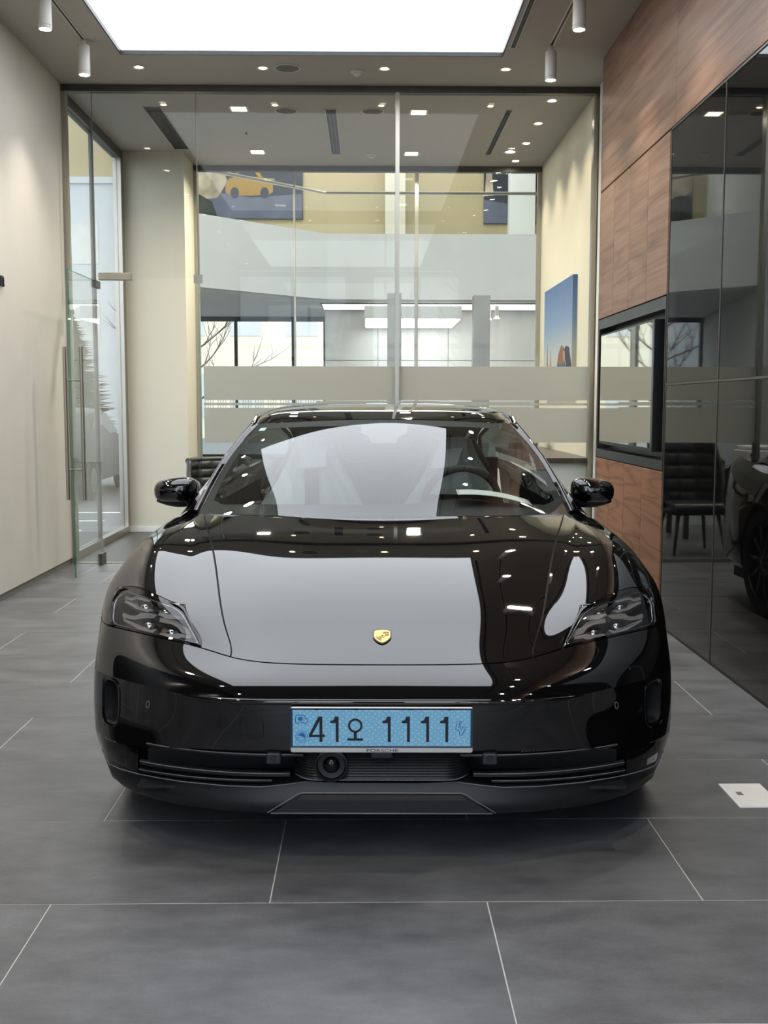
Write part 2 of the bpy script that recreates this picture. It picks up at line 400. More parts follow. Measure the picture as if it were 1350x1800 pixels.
# glass door standing open into the showroom
d1 = struct(empty('door_1', (-2.285, Y1-.01, 0), math.radians(-90-1.0)), 'open frameless glass door with long steel handles')
MB().box(0, .87, -.006, .006, .012, 2.405).build('pane', 'clear_glass', d1)
MB().box(.868, .8745, -.0068, .0068, .012, 2.405).build('glass_edge', 'edge_glass', d1)
MB().box(0, .87, -.0065, .0065, 2.403, 2.408).build('glass_edge', 'edge_glass', d1)
MB().box(0, .14, -.018, .018, .006, .10).build('floor_pivot', 'dark_steel', d1)
MB().box(-.02, .13, -.018, .018, 2.35, 2.41).build('patch_fitting', 'dark_steel', d1)
for sy in (-1, 1):
    h = MB().lathe((.79, sy*.065, .62), [(.016, 0), (.016, 1.2)], n=14).build('pull_handle', 'steel', d1, True, angle=40)
    for z in (.86, 1.56): MB().lathe((.79, sy*.006, z), [(.009, 0), (.009, sy*.055)], 'y', 10).build('handle_standoff', 'steel', h, True, angle=40)
tr = tag(MB().bbox(-2.26, -1.98, Y1-.09, Y1-.03, 2.415, 2.475, .004).build('door_closer', 'steel'), 'steel closer box above the open glass door', 'door closer')

# ================================================================== OFFICE BEHIND THE GLASS
struct(MB().box(-2.75, XV+.1, Y1, Y2, CZ, CZ+.1).build('ceiling', 'ceiling_paint'), 'ceiling of the glazed office with slots and lamps')
wb = struct(MB().box(-2.63, -1.93, 11.72, Y2+.1, .06, CZ).build('wall_back', 'cream_wall'), 'broad cream pier at the back of the office')
struct(MB().box(-2.63, -1.925, 11.712, Y2+.1, 0, .06).build('baseboard_back', 'white_panel'), 'pale baseboard below the cream pier')
w3 = struct(empty('window_3', (-2.60, 0, 0)), 'tall side window beside the office with parking outside')
MB().box(-.04, .03, Y1+.02, 11.72, CZ-.09, CZ).build('head_rail', 'dark_steel', w3)
MB().box(-.04, .03, Y1+.02, 11.72, 0, .07).build('sill_rail', 'steel', w3)
MB().box(-.05, .035, 11.60, 11.715, .07, CZ-.09).build('side_post', 'steel', w3)
MB().box(-.03, .0, 10.54, 10.575, .07, CZ-.09).build('mullion', 'dark_steel', w3)
for a, b in ((Y1+.03, 10.54), (10.575, 11.6)): MB().box(-.012, -.002, a, b, .07, CZ-.09).build('pane', 'clear_glass', w3)
w2 = struct(empty('window_2', (0, Y2, 0)), 'rear glass front of the office towards the large hall')
MB().box(-1.93, XV, -.04, .04, CZ-.06, CZ).build('head_rail', 'dark_steel', w2)
for x0, x1 in ((-1.93, -1.885), (XV-.045, XV)): MB().box(x0, x1, -.04, .04, 0, CZ-.06).build('side_post', 'steel', w2)
for x, wd in ((-.815, .02), (.555, .04)): MB().box(x-wd/2, x+wd/2, -.03, .03, 0, CZ-.06).build('mullion', 'steel', w2)
for a, b in ((-1.885, -.825), (-.805, .535), (.575, XV-.045)): MB().box(a, b, -.006, .006, 0, CZ-.06).build('pane', 'clear_glass', w2)

# ---- ceiling fittings
def downlight(x, y, label, z=CZ, r=.042, lens='warm_lens', group='recessed downlights'):
    t = tag(empty('downlight', (x, y, z)), label, 'downlight', group)
    MB().lathe((0, 0, 0), [(r*.72, .0), (r, -.001), (r*1.12, -.004), (r*1.12, 0)], n=20, cap0=False, cap1=False).build('trim_ring', 'fixture_white', t, True, angle=40)
    MB().lathe((0, 0, 0), [(r*.74, -.0015), (r*.74, -.0005)], n=20).build('lens', lens, t)
    return t
for x, nm in ((-1.80, 'leftmost'), (-.824, 'second from the left'), (.139, 'third from the left'), (1.10, 'rightmost')):
    downlight(x, 8.87, 'small recessed downlight between light panel and glass, '+nm)
for x, nm in ((-1.804, 'leftmost'), (-.817, 'second from the left'), (.126, 'behind the centre post'), (1.099, 'rightmost')):
    downlight(x, 9.93, 'small recessed downlight in the office ceiling just behind the glass, '+nm, r=.03)
for y, nm in ((9.745, 'nearest the glass partition'), (10.512, 'second from the glass partition'), (11.291, 'third from the glass partition'), (12.087, 'nearest the rear glass')):
    t = downlight(1.618, y, 'round downlight washing the cream wall, '+nm, lens='spot_lens')
    lamp('lamp', 'SPOT', (0, 0, -.02), 34, (1, .86, .68), t, spot_size=math.radians(95), spot_blend=.9, shadow_soft_size=.03)
downlight(1.504, 11.665, 'wider round downlight beside the wall washers in the office', r=.06, lens='spot_lens')
def square_light(x, y, label):
    t = tag(empty('square_downlight', (x, y, CZ)), label, 'downlight', 'square downlights')
    MB().box(-.085, .085, -.085, .085, -.004, -.0005).build('trim_frame', 'fixture_white', t)
    MB().box(-.065, .065, -.065, .065, -.0065, -.0042).build('lens', 'square_lens', t)
    lamp('lamp', 'AREA', (0, 0, -.02), 34, (1, .92, .76), t, size=.13, spread=math.radians(150))
square_light(-1.152, 10.053, 'square yellowish ceiling light on the left nearer the partition'); square_light(.469, 10.136, 'square yellowish ceiling light right of the post nearer the partition')
square_light(-1.152, 11.717, 'square yellowish ceiling light on the left nearer the hall'); square_light(.469, 11.763, 'square yellowish ceiling light right of the post nearer the hall')
def speaker(x, y, label):
    t = tag(empty('ceiling_speaker', (x, y, CZ)), label, 'speaker', 'round ceiling speakers')
    MB().lathe((0, 0, 0), [(.105, 0), (.107, -.006), (.095, -.008), (.092, -.004)], n=28, cap0=False, cap1=False).build('rim', 'fixture_white', t, True, angle=40)
    MB().lathe((0, 0, 0), [(.093, -.001), (.093, -.0055)], n=28).build('grille', 'grille_grey', t)
speaker(-.63, 8.859, 'round speaker grille in the showroom ceiling'); speaker(-.731, 10.101, 'round speaker grille in the office ceiling on the left'); speaker(.05, 10.105, 'round speaker grille in the office ceiling beside the post')
def smoke(x, y, label):
    t = tag(empty('smoke_detector', (x, y, CZ)), label, 'smoke detector', 'smoke detectors')
    MB().lathe((0, 0, 0), [(.055, 0), (.056, -.012), (.04, -.02)], n=20).build('base', 'fixture_white', t, True, angle=35)
    MB().lathe((0, 0, 0), [(.03, -.02), (.032, -.03), (.012, -.045), (.0, -.046)], n=16, cap1=False).build('sensor_head', 'fixture_white', t, True, angle=35)
smoke(-.078, 8.937, 'small white smoke detector on the showroom ceiling'); smoke(.047, 11.797, 'small white smoke detector on the office ceiling')
tag(MB().lathe((-1.18, 10.9, CZ-.03), [(.012, 0), (.02, .008), (.008, .012), (.012, .03)], n=12).build('sprinkler_head', 'steel', None, True), 'tiny metal sprinkler head on the office ceiling', 'sprinkler')
def slot(x0, x1, y0, y1, label):
    t = tag(empty('air_slot', ((x0+x1)/2, (y0+y1)/2, CZ)), label, 'air vent', 'linear air slots')
    w, d = (x1-x0)/2, (y1-y0)/2
    f = MB(); f.box(-w, -w+.006, -d, d, -.005, 0); f.box(w-.006, w, -d, d, -.005, 0); f.box(-w, w, -d, -d+.006, -.005, 0); f.box(-w, w, d-.006, d, -.005, 0); f.build('frame', 'fixture_white', t)
    MB().box(-w+.006, w-.006, -d+.006, d-.006, -.0015, -.0005).build('cavity', 'slot_dark', t)
    k = max(1, int((2*w)/.035)); 
    for i in range(k):
        x = -w+(i+1)*2*w/(k+1); MB().box(x-.003, x+.003, -d+.2*d, d-.2*d, -.0045, -.0016).build('blade', 'dark_steel', t)
    for s in (-1, 1): MB().box(-w+.006, w-.006, s*d*.8-.004, s*d*.8+.004, -.0045, -.0016).build('spacer', 'grille_grey', t)
slot(-2.005, -1.845, 9.99, 11.6, 'wide dark air slot in the office ceiling on the left')
slot(-.38, -.275, 10.05, 11.8, 'narrow dark air slot in the middle of the office ceiling')
slot(1.25, 1.315, 10.04, 11.78, 'narrow dark air slot in the office ceiling on the right')
slot(1.063, 1.108, 2.0, 8.35, 'long dark air slot along the right edge of the light panel')
# ---- track lights
def track(x, y0, y1, label):
    t = tag(empty('lighting_track', (x, (y0+y1)/2, CZ)), label, 'lighting track', 'lighting tracks')
    d = (y1-y0)/2
    MB().box(-.018, -.008, -d, d, -.004, 0).box(.008, .018, -d, d, -.004, 0).build('rim', 'fixture_white', t)
    MB().box(-.008, .008, -d, d, -.0015, 0).build('groove', 'black_matte', t)
track(-2.068, .4, 8.23, 'black lighting track above the left wall'); track(1.364, .4, 8.30, 'black lighting track along the walnut wall')
def spot(x, y, label, power=60):
    t = tag(empty('track_spotlight', (x, y, CZ)), label, 'spotlight', 'cylindrical track spotlights')
    MB().lathe((0, 0, 0), [(.018, -.002), (.018, -.045)], n=14).build('adapter', 'fixture_white', t, True, angle=40)
    MB().lathe((0, 0, 0), [(.041, -.042), (.0425, -.044), (.0425, -.225), (.039, -.225)], n=26, cap1=False).build('housing', 'fixture_white', t, True, angle=40)
    MB().lathe((0, 0, 0), [(.039, -.225), (.0435, -.228), (.0435, -.247), (.038, -.25), (.036, -.238)], n=26, cap0=False, cap1=False).build('bezel', 'fixture_white', t, True, angle=40)
    MB().lathe((0, 0, 0), [(.0375, -.238), (.0375, -.243)], n=26).build('lens', 'spot_lens', t)
    lamp('lamp', 'SPOT', (0, 0, -.256), power, (1, .90, .77), t, spot_size=math.radians(100), spot_blend=.9, shadow_soft_size=.035)
od = ['farthest', 'second from the far end', 'third from the far end', 'fourth from the far end', 'fifth from the far end', 'sixth from the far end']
for k, y in enumerate((8.229, 7.261, 6.0, 4.7, 3.3, 1.8)): spot(-2.068, y, 'white cylinder spotlight hanging on the left track, '+od[k])
for k, y in enumerate((8.297, 7.211, 6.0, 4.7, 3.3, 1.8)): spot(1.364, y, 'white cylinder spotlight hanging on the right track, '+od[k])

# ---- floor socket box
sb = tag(empty('floor_socket', (1.345, 3.67, 0)), 'white square floor outlet with a hinged lid', 'floor outlet')
MB().bbox(-.076, .076, -.115, .115, -.004, .004, .002).build('frame', 'white_plastic', sb)
MB().bbox(-.060, .060, -.06, .075, .003, .0065, .001).build('lid', 'white_plastic', sb)
MB().bbox(-.060, .060, .082, .104, .003, .0055, .001).build('hinge_plate', 'white_plastic', sb)
MB().bbox(-.060, .060, -.104, -.066, .003, .0055, .001).build('cable_flap', 'white_plastic', sb)
MB().box(-.046, -.026, -.01, .02, .0065, .0072).build('finger_notch', 'grille_grey', sb)
# ---- cut-off letter of the sign on the left wall
v, f = text_mesh('n', .16, .008)
o = MB().add([(XL+.011+z, 7.675+x, 2.235+y) for x, y, z in v], f).build('wall_letter', 'black_satin')
tag(o, 'black raised letter n on the left wall', 'sign letter')
# ================================================================== OFFICE FURNITURE
mat('black_leather', (.010, .010, .011), .38, .25, 30, .25, 120)
mat('dark_wood', srgb(52, 38, 30), .45, .2, 8)
mat('counter_top', srgb(74, 66, 58), .35, .12, 10)
mat('printer_white', srgb(205, 206, 204), .45, .03, 10)
mat('paper', srgb(232, 236, 230), .8, .02, 20)
def quilt(s, W, H, nx, ny, cols, rows, depth, fn):
    """padded panel: cushions swelling between stitched seams"""
    P = []
    for j in range(ny+1):
        row = []
        for i in range(nx+1):
            a, b = i/nx, j/ny
            h = (abs(math.sin(math.pi*a*cols))**.5)*(abs(math.sin(math.pi*b*rows))**.5)
            row.append(fn(a*2-1, b, h*depth))
        P.append(row)
    s.grid(P)
def shell_chair(loc, rz, label, arms=True, BH=.61):
    t = tag(empty('office_chair', loc, rz), label, 'chair', 'black upholstered chairs')
    # local: front = -Y
    hw = lambda b: .27+.045*math.sin(min(1, b*1.1)*math.pi*.9)
    def curve(a, b, h, off=0):
        w = hw(b); x = a*w; y = .24+.12*b-.30*abs(a)**2.6*(1-.45*b)-h-off; z = .43+BH*b
        return (x, y, z)
    m = MB(); quilt(m, 1, 1, 32, 40, 4, 5, .022, lambda a, b, h: curve(a, b, h)); m.build('backrest_padding', 'black_leather', t, True)
    m = MB(); m.grid([[(lambda p: (p[0]*1.05, p[1]+.045, p[2]+.01))(curve(a, b, 0)) for a in np.linspace(-1, 1, 25)] for b in np.linspace(-.02, 1.0, 20)])
    ring = [curve(a, 1.0, 0) for a in np.linspace(-1, 1, 25)]; m.tube([(p[0]*1.02, p[1]+.02, p[2]+.005) for p in ring], .03, 8)
    for sgn in (-1, 1): m.tube([(curve(sgn, b, 0)[0]*1.02, curve(sgn, b, 0)[1]+.01, curve(sgn, b, 0)[2]) for b in np.linspace(0, 1, 12)], .026, 8)
    m.build('backrest_shell', 'black_leather', t, True)
    bm = bmesh.new(); bmesh.ops.create_cube(bm, size=1)
    for q in bm.verts: q.co = Vector((q.co.x*.56, q.co.y*.52-.01, .42+q.co.z*.11))
    bmesh.ops.bevel(bm, geom=bm.edges[:], offset=.045, segments=4, affect='EDGES', profile=.5)
    MB().bm(bm).build('seat', 'black_leather', t, True)
    if arms:
        for sgn in (-1, 1):
            MB().tube([(sgn*.30, .16, .66), (sgn*.33, .02, .665), (sgn*.325, -.16, .64), (sgn*.30, -.2, .5), (sgn*.27, -.18, .42)], [.02, .026, .026, .02, .016], 8).build('armrest', 'black_leather', t, True)
    for sx in (-1, 1):
        for sy in (-1, 1): MB().tube([(sx*.19, sy*.17, .38), (sx*.25, sy*.24, .0)], [.022, .012], 8).build('leg', 'dark_wood', t, True)
    return t
shell_chair((.60, 10.05, 0), math.radians(-6), 'black quilted chair behind the glass, mirrored in the black wall panels', False)
shell_chair((-1.36, 10.35, 0), math.radians(28), 'black padded armchair behind the glass left of the car', True, .40)
# counter along the right office wall
ct = tag(empty('counter_cabinet', (1.69, 10.9, 0)), 'white low cabinet with dark top along the cream office wall', 'cabinet')
MB().box(-.23, .26, -1.42, 1.2, .06, .865).build('body', 'white_panel', ct)
MB().box(-.25, .264, -1.46, 1.25, .865, .91).build('top', 'counter_top', ct)
MB().box(-.20, .26, -1.38, 1.2, 0, .06).build('plinth', 'black_matte', ct)
for k in range(4):
    y0 = -1.40+k*.65
    d = MB().bbox(-.25, -.231, y0+.004, y0+.646, .07, .855, .003, 1).build('door', 'white_panel', ct)
    MB().box(-.262, -.25, y0+.55, y0+.565, .5, .68).build('handle', 'steel', d)
cm = tag(empty('coffee_machine', (1.66, 11.55, .91)), 'black coffee machine at the far end of the white cabinet', 'coffee machine')
MB().bbox(-.13, .13, -.17, .17, 0, .06, .008).build('base', 'black_satin', cm)
MB().bbox(-.13, .13, .02, .17, .06, .30, .01).build('body', 'black_satin', cm)
MB().bbox(-.13, .13, -.17, .17, .30, .38, .012).build('brew_head', 'black_satin', cm)
MB().lathe((0, -.09, .24), [(.02, 0), (.03, .06)], n=14).build('spout', 'steel', cm, True)
# picture on the right office wall
pc = tag(empty('wall_picture', (XV, 10.98, 2.06)), 'large unframed picture of blue dusk sky over people on cream wall', 'picture')
def sky_print():
    m, nt, b = _mat('dusk_print'); n = nt.nodes; L = nt.links
    tc = n.new('ShaderNodeTexCoord'); sx = n.new('ShaderNodeSeparateXYZ'); L.new(tc.outputs['Object'], sx.inputs[0])
    no = n.new('ShaderNodeTexNoise'); no.inputs['Scale'].default_value = 3; 
    ad = n.new('ShaderNodeMath'); ad.operation = 'MULTIPLY_ADD'; ad.inputs[1].default_value = .08; L.new(no.outputs['Fac'], ad.inputs[0]); L.new(sx.outputs['Z'], ad.inputs[2])
    mr = n.new('ShaderNodeMapRange'); mr.inputs[1].default_value = -.45; mr.inputs[2].default_value = .58; L.new(ad.outputs[0], mr.inputs[0])
    rp = n.new('ShaderNodeValToRGB'); e = rp.color_ramp.elements
    e[0].position = 0; e[0].color = (*srgb(196, 176, 146), 1); e[1].position = 1; e[1].color = (*srgb(66, 98, 146), 1)
    k = e.new(.3); k.color = (*srgb(170, 176, 176), 1); k = e.new(.6); k.color = (*srgb(112, 138, 170), 1)
    L.new(mr.outputs[0], rp.inputs[0]); L.new(rp.outputs[0], b.inputs['Base Color']); setp(b, rough=.5)
sky_print()
mat('print_navy', srgb(44, 52, 74), .6, .25, 25); mat('print_denim', srgb(70, 82, 108), .6, .3, 30); mat('print_brown', srgb(120, 92, 70), .6, .2, 20); mat('print_skin', srgb(178, 138, 112), .6, .1, 20)
MB().box(-.045, 0, -.80, .81, -.60, .52).build('canvas', 'dusk_print', pc)
def flat(poly, name, m, par, d=.0012, x=-.0452):
    # outline printed on the canvas face (y, z)
    MB().prism(poly, d, lambda y, z, h: (x-h, y, z)).build(name, m, par)
# rock spires and a bent-over person, seen from the room (left of the print = far end)
flat([(.62, -.6), (.60, -.25), (.57, -.05), (.545, -.28), (.53, -.6)], 'print_spire', 'print_brown', pc)
flat([(.40, -.6), (.39, -.3), (.355, -.12), (.33, -.3), (.31, -.6)], 'print_spire', 'print_brown', pc)
flat([(.15, -.6), (.10, -.42), (0, -.33), (-.05, -.25), (-.25, -.2), (-.42, -.23), (-.52, -.34), (-.56, -.6)], 'print_jacket', 'print_denim', pc)
flat([(-.05, -.27), (-.1, -.18), (-.25, -.1), (-.4, -.13), (-.42, -.26), (-.25, -.3)], 'print_hair', 'print_brown', pc, .002)
flat([(-.40, -.16), (-.5, -.12), (-.66, -.14), (-.78, -.3), (-.79, -.6), (-.5, -.6), (-.52, -.3)], 'print_coat', 'print_navy', pc, .0026)
flat([(-.36, -.17), (-.44, -.16), (-.47, -.24), (-.40, -.29)], 'print_face', 'print_skin', pc, .0032)
# desk with printer, seen in the mirror of the black panels
dk = tag(empty('office_desk', (-.35, 11.35, 0)), 'grey office desk in the middle of the glazed office', 'desk')
MB().bbox(-.75, .75, -.36, .36, .705, .735, .004).build('top', 'counter_top', dk)
MB().box(-.72, .72, -.33, -.31, .25, .705).build('modesty_panel', 'dark_grey', dk)
for sx in (-1, 1):
    for sy in (-1, 1): MB().box(sx*.70-.025, sx*.70+.025, sy*.31-.025, sy*.31+.025, 0, .705).build('leg', 'dark_steel', dk)
pr = tag(empty('printer', (-.55, 11.4, .735)), 'white boxy printer on the grey office desk', 'printer')
MB().bbox(-.24, .24, -.2, .2, 0, .17, .012).build('body', 'printer_white', pr); MB().bbox(-.22, .22, -.18, .18, .17, .215, .012).build('scanner_lid', 'printer_white', pr)
MB().box(-.17, .17, -.215, -.2, .05, .075).build('paper_tray', 'dark_grey', pr); MB().box(.1, .2, -.206, -.2, .10, .14).build('control_panel', 'black_satin', pr)
tp = tag(empty('desk_phone', (.02, 11.22, .735)), 'small dark desk phone beside the printer', 'telephone')
MB().prism([(-.09, 0), (.09, 0), (.09, .065), (-.09, .03)], .16, lambda y, z, h: (h-.08, y, z)).build('base', 'black_satin', tp); MB().tube([(-.07, -.09, .05), (-.075, 0, .075), (-.07, .09, .08)], .018, 8).build('handset', 'black_satin', tp, True)
pp = tag(MB().box(.2, .41, 11.1, 11.4, .735, .742).build('paper_stack', 'paper'), 'thin stack of white paper on the office desk', 'paper')

# ================================================================== LARGE HALL BEHIND THE OFFICE
HX0, HX1, HY1, HZ = -5.0, 6.0, 28.0, 8.6
struct(MB().prism([(-2.63, Y2+.02), (HX1, Y2+.02), (HX1, HY1), (-5.0, HY1)], .096, lambda x, y, h: (x, y, h-.1)).build('floor', 'stone_tile'), 'grey floor of the large hall')
struct(MB().prism([(-2.63, Y2+.12), (HX1, Y2+.12), (HX1, HY1), (-5.0, HY1)], .1, lambda x, y, h: (x, y, h+HZ)).build('ceiling', 'hall_white'), 'high ceiling of the large hall')
struct(MB().box(HX1, HX1+.1, Y2+.1, HY1, 0, HZ).build('wall_right', 'hall_white'), 'right wall of the large hall')
struct(MB().prism([(-2.63, Y2+.1), (-2.78, Y2+.1), (-5.15, HY1), (-5.0, HY1)], HZ, lambda x, y, h: (x, y, h)).build('wall_left', 'hall_white'), 'oblique left wall of the large hall')
struct(MB().box(XV+.1, 6, Y2+.1, Y2+.2, 0, HZ).box(-2.6, XV+.1, Y2+.1, Y2+.2, CZ+.1, HZ).build('wall_front', 'hall_white'), 'hall side of the office wall')
wh = struct(MB().box(HX0, HX1, HY1, HY1+.15, 3.62, HZ).box(-1.05, HX1, HY1, HY1+.15, 0, 3.62).build('wall_back', 'beige_wall'), 'beige upper wall at the back of the hall')
MB().box(.45, .95, HY1-.5, HY1, 5.0, HZ).build('pilaster', 'cream_wall', wh)
MB().box(3.56, 4.2, HY1-.4, HY1, 5.0, HZ).build('pilaster', 'hall_white', wh)
# lower white wall with boards and columns under the gallery
lw = struct(MB().box(-1.0, HX1, 25.9, 26.0, 0, 3.62).build('wall_lower', 'hall_white'), 'white panelled wall below the gallery')
x = -1.0
k = 0
while x < 5.8:
    w = (1.25, .42, 1.25, .95)[k % 4]
    MB().bbox(x+.01, min(x+w, 5.95)-.01, 25.86, 25.9, .01, 2.42, .004, 1).build('wall_board', 'white_panel', lw); MB().bbox(x+.01, min(x+w, 5.95)-.01, 25.86, 25.9, 2.44, 3.6, .004, 1).build('wall_board', 'white_panel', lw)
    x += w; k += 1
for i, (x, y, w) in enumerate(((.55, 22.2, .28), (2.35, 22.6, .34), (3.75, 23.2, .22))):
    cl = struct(MB().bbox(x-w/2, x+w/2, y-w/2, y+w/2, 0, 3.62, .01).build('column', 'column_grey'))
    tag(cl, ('slim grey square column under the gallery left of centre', 'wider grey square column under the gallery', 'thin grey square column far right under the gallery')[i])
# gallery : slab, white parapet, glass balustrade
ga = struct(MB().prism([(-3.92, 21.0), (-.9, 24.0), (HX1, 24.0), (HX1, HY1), (-4.98, HY1)], .25, lambda x, y, h: (x, y, 3.62+h)).build('gallery_slab', 'hall_white'), 'white gallery floor running round the hall')
path = [(-3.9, 20.95), (-.9, 23.95), (HX1, 23.95)]
for a, b in zip(path[:-1], path[1:]):
    d = Vector((b[0]-a[0], b[1]-a[1], 0)).normalized(); n_ = Vector((d.y, -d.x, 0))*.12
    MB().prism([a, b, (b[0]+n_.x, b[1]+n_.y), (a[0]+n_.x, a[1]+n_.y)], 1.40, lambda x, y, h: (x, y, 3.66+h)).build('parapet', 'hall_white', ga)
    MB().prism([(a[0]+n_.x*.4, a[1]+n_.y*.4), (b[0]+n_.x*.4, b[1]+n_.y*.4), (b[0]+n_.x*.5, b[1]+n_.y*.5), (a[0]+n_.x*.5, a[1]+n_.y*.5)], .85, lambda x, y, h: (x, y, 5.06+h)).build('balustrade_glass', 'clear_glass', ga)
    MB().tube([(a[0], a[1], 5.94), (b[0], b[1], 5.94)], .035, 8).build('handrail', 'steel', ga)
# pictures on the gallery wall
mat('poster_dark', srgb(34, 40, 52), .5, .35, 1.2); mat('poster_rock', srgb(168, 156, 134), .6, .5, 2.2); mat('poster_road', srgb(92, 98, 116), .6, .2, 2); mat('poster_yellow', srgb(150, 116, 40), .45, .12, 3); mat('poster_forest', srgb(40, 46, 42), .6, .5, 4)
def poster(name, x0, x1, z0, z1, label):
    t = tag(empty(name, ((x0+x1)/2, HY1-.03, (z0+z1)/2)), label, 'poster')
    MB().box(-(x1-x0)/2, (x1-x0)/2, -.02, .03, -(z1-z0)/2, (z1-z0)/2).build('board', 'poster_dark', t); return t
def pf(poly, name, m, par, d=.003, y=-.0205): MB().prism(poly, d, lambda x, z, h: (x, y-h, z)).build(name, m, par)
p1 = poster('wall_poster', -4.62, -1.62, 6.05, 8.0, 'large poster of a yellow sports car beside pale rocks')
W, H = 1.48, .96
_k = .71
pf([(-W, -H), (W, -H), (W, -.35), (.2, -.45), (-W, -.2)], 'road', 'poster_road', p1)
pf([(-W, -.25), (-1.5*_k, -.5), (-.9*_k, -.45), (-.55*_k, -.05), (-.75*_k, .35), (-.35*_k, .75), (-.2*_k, H), (-W, H)], 'rock', 'poster_rock', p1, .004)
pf([(-W, -H), (-.9*_k, -H), (-1.1*_k, -.55), (-1.6*_k, -.35), (-W, -.4)], 'brush', 'poster_forest', p1, .005)
pf([(x*_k, z*.9) for x, z in [(-.62, -.36), (-.62, -.1), (-.5, .02), (-.32, .06), (-.16, .26), (.02, .30), (.38, .30), (.56, .22), (.70, .05), (.98, .0), (1.06, -.12), (1.06, -.34), (.9, -.42), (-.4, -.46)]], 'car_body', 'poster_yellow', p1, .007)
pf([(x*_k, z*.9) for x, z in [(-.22, .07), (-.1, .23), (.36, .24), (.55, .07)]], 'car_window', 'poster_dark', p1, .009)
for xx in (-.21, .54): pf([(xx+.11*math.cos(a), -.33+.14*math.sin(a)) for a in np.linspace(0, 2*math.pi, 15)[:-1]], 'car_wheel', 'poster_dark', p1, .010)
p2 = poster('wall_poster', 2.95, 3.55, 5.95, 7.95, 'narrow dark poster with tree trunks left of the white pilaster')
pf([(-.28, -.3), (-.2, .98), (0, .98), (-.1, .2), (-.05, -.3)], 'trunk', 'poster_rock', p2); pf([(-.3, -.98), (.3, -.98), (.3, -.5), (-.3, -.4)], 'ground', 'poster_road', p2)
p3 = poster('wall_poster', 4.25, 5.2, 5.95, 7.95, 'dark poster with a brown slope right of the white pilaster')
pf([(-.47, .35), (.47, .2), (.47, .95), (.1, .9)], 'slope', 'poster_yellow', p3); pf([(-.47, -.95), (.47, -.95), (.47, -.6), (-.47, -.5)], 'road', 'poster_road', p3)
# fill panels added to brighten the hall, plus the lit box under the gallery
def hall_fill_panel(x0, x1, y0, y1, z, label, lm='hall_lamp_and_fill'):
    t = tag(empty('ceiling_light_panel', ((x0+x1)/2, (y0+y1)/2, z)), label, 'ceiling light')
    w, d = (x1-x0)/2, (y1-y0)/2
    MB().box(-w, w, -d, d, -.03, 0).build('diffuser', lm, t); MB().box(-w-.03, w+.03, -d-.03, d+.03, -.02, 0).build('edge_profile', 'frame_dark', t)
hall_fill_panel(-2.2, 4.5, 14.2, 19.5, HZ, 'huge unseen fill panel added in the high hall ceiling'); hall_fill_panel(-4.5, 3.5, 24.6, 27.4, HZ, 'second unseen fill panel added above the gallery')
hall_fill_panel(-1.0, 5.5, 24.25, 25.6, 3.62, 'flat fill panel added under the gallery before the white boards', 'gallery_fill')  # added glowing sheet that brightens the white wall below the gallery
hb = tag(empty('light_box', (.97, 24.4, 3.2)), 'long white lit box hanging under the gallery', 'lamp')
MB().box(-1.03, 1.03, -1.25, 1.25, .0, .26).build('casing', 'white_panel', hb); MB().box(-1.0, 1.0, -1.22, 1.22, -.02, 0).build('diffuser', 'hall_lamp_and_fill', hb); MB().box(-.9, -.88, -.01, .01, .26, .42).box(.88, .9, -.01, .01, .26, .42).build('hanger', 'steel', hb)
for k, (x, y) in enumerate(((2.6, 25.0), (2.75, 24.75), (2.9, 24.5))):
    t = tag(empty('pendant_spotlight', (x, y, 3.62)), 'small white spotlight under the gallery, '+('leftmost', 'middle', 'rightmost')[k]+' of three', 'spotlight', 'gallery spotlights')
    MB().lathe((0, 0, 0), [(.045, -.30), (.045, -.02), (.02, 0)], n=14).build('housing', 'fixture_white', t, True, angle=40); MB().lathe((0, 0, 0), [(.06, -.31), (.06, -.30)], n=14).build('lens', 'spot_lens', t)
# hall windows to the outside (left, under the gallery)
w5 = struct(empty('window_5', (0, HY1, 0)), 'row of tall hall windows under the gallery')
for x in (-4.95, -3.35, -1.89, -1.08): MB().box(x-.04, x+.04, -.05, .05, 0, 3.62).build('mullion', 'frame_dark', w5)
for z in (0, 3.5): MB().box(-4.95, -1.05, -.05, .05, z, z+.12).build('transom', 'frame_dark', w5)
for a, b in ((-4.91, -3.39), (-3.31, -1.93), (-1.85, -1.12)): MB().box(a, b, -.006, .006, .12, 3.5).build('pane', 'clear_glass', w5)
# ================================================================== OUTSIDE
mat('asphalt', srgb(112, 112, 110), .85, .12, 14, .2, 80); mat('road_paint', srgb(232, 232, 228), .7, .05, 20); mat('facade_cream', srgb(238, 226, 200), .8, .03, 1); mat('facade_grey', srgb(196, 200, 200), .7, .03, 1); mat('facade_glass', srgb(206, 206, 200), .15, .1, 1)
mat('bark', srgb(104, 92, 80), .9, .25, 14, .4, 30); mat('needles', srgb(74, 84, 48), .8, .35, 20); mat('needles_dark', srgb(44, 60, 40), .8, .3, 20); mat('paint_grey', srgb(24, 25, 29), .35, .05, 4, spec=.3); mat('tail_red', srgb(150, 20, 18), .3, .1, 20); mat('tyre', (.012, .012, .012), .8, .2, 40)
struct(MB().box(-60, 60, -60, 90, -.3, -.12).build('ground', 'asphalt'), 'grey asphalt outside')
for k in range(5):
    tag(MB().box(-9.2, -3.4, 10.6+k*1.1, 10.70+k*1.1, -.12, -.115).build('parking_line', 'road_paint'), 'white painted parking line outside the side window, '+('first', 'second', 'third', 'fourth', 'fifth')[k]+' from the door', 'road marking', 'parking lines')
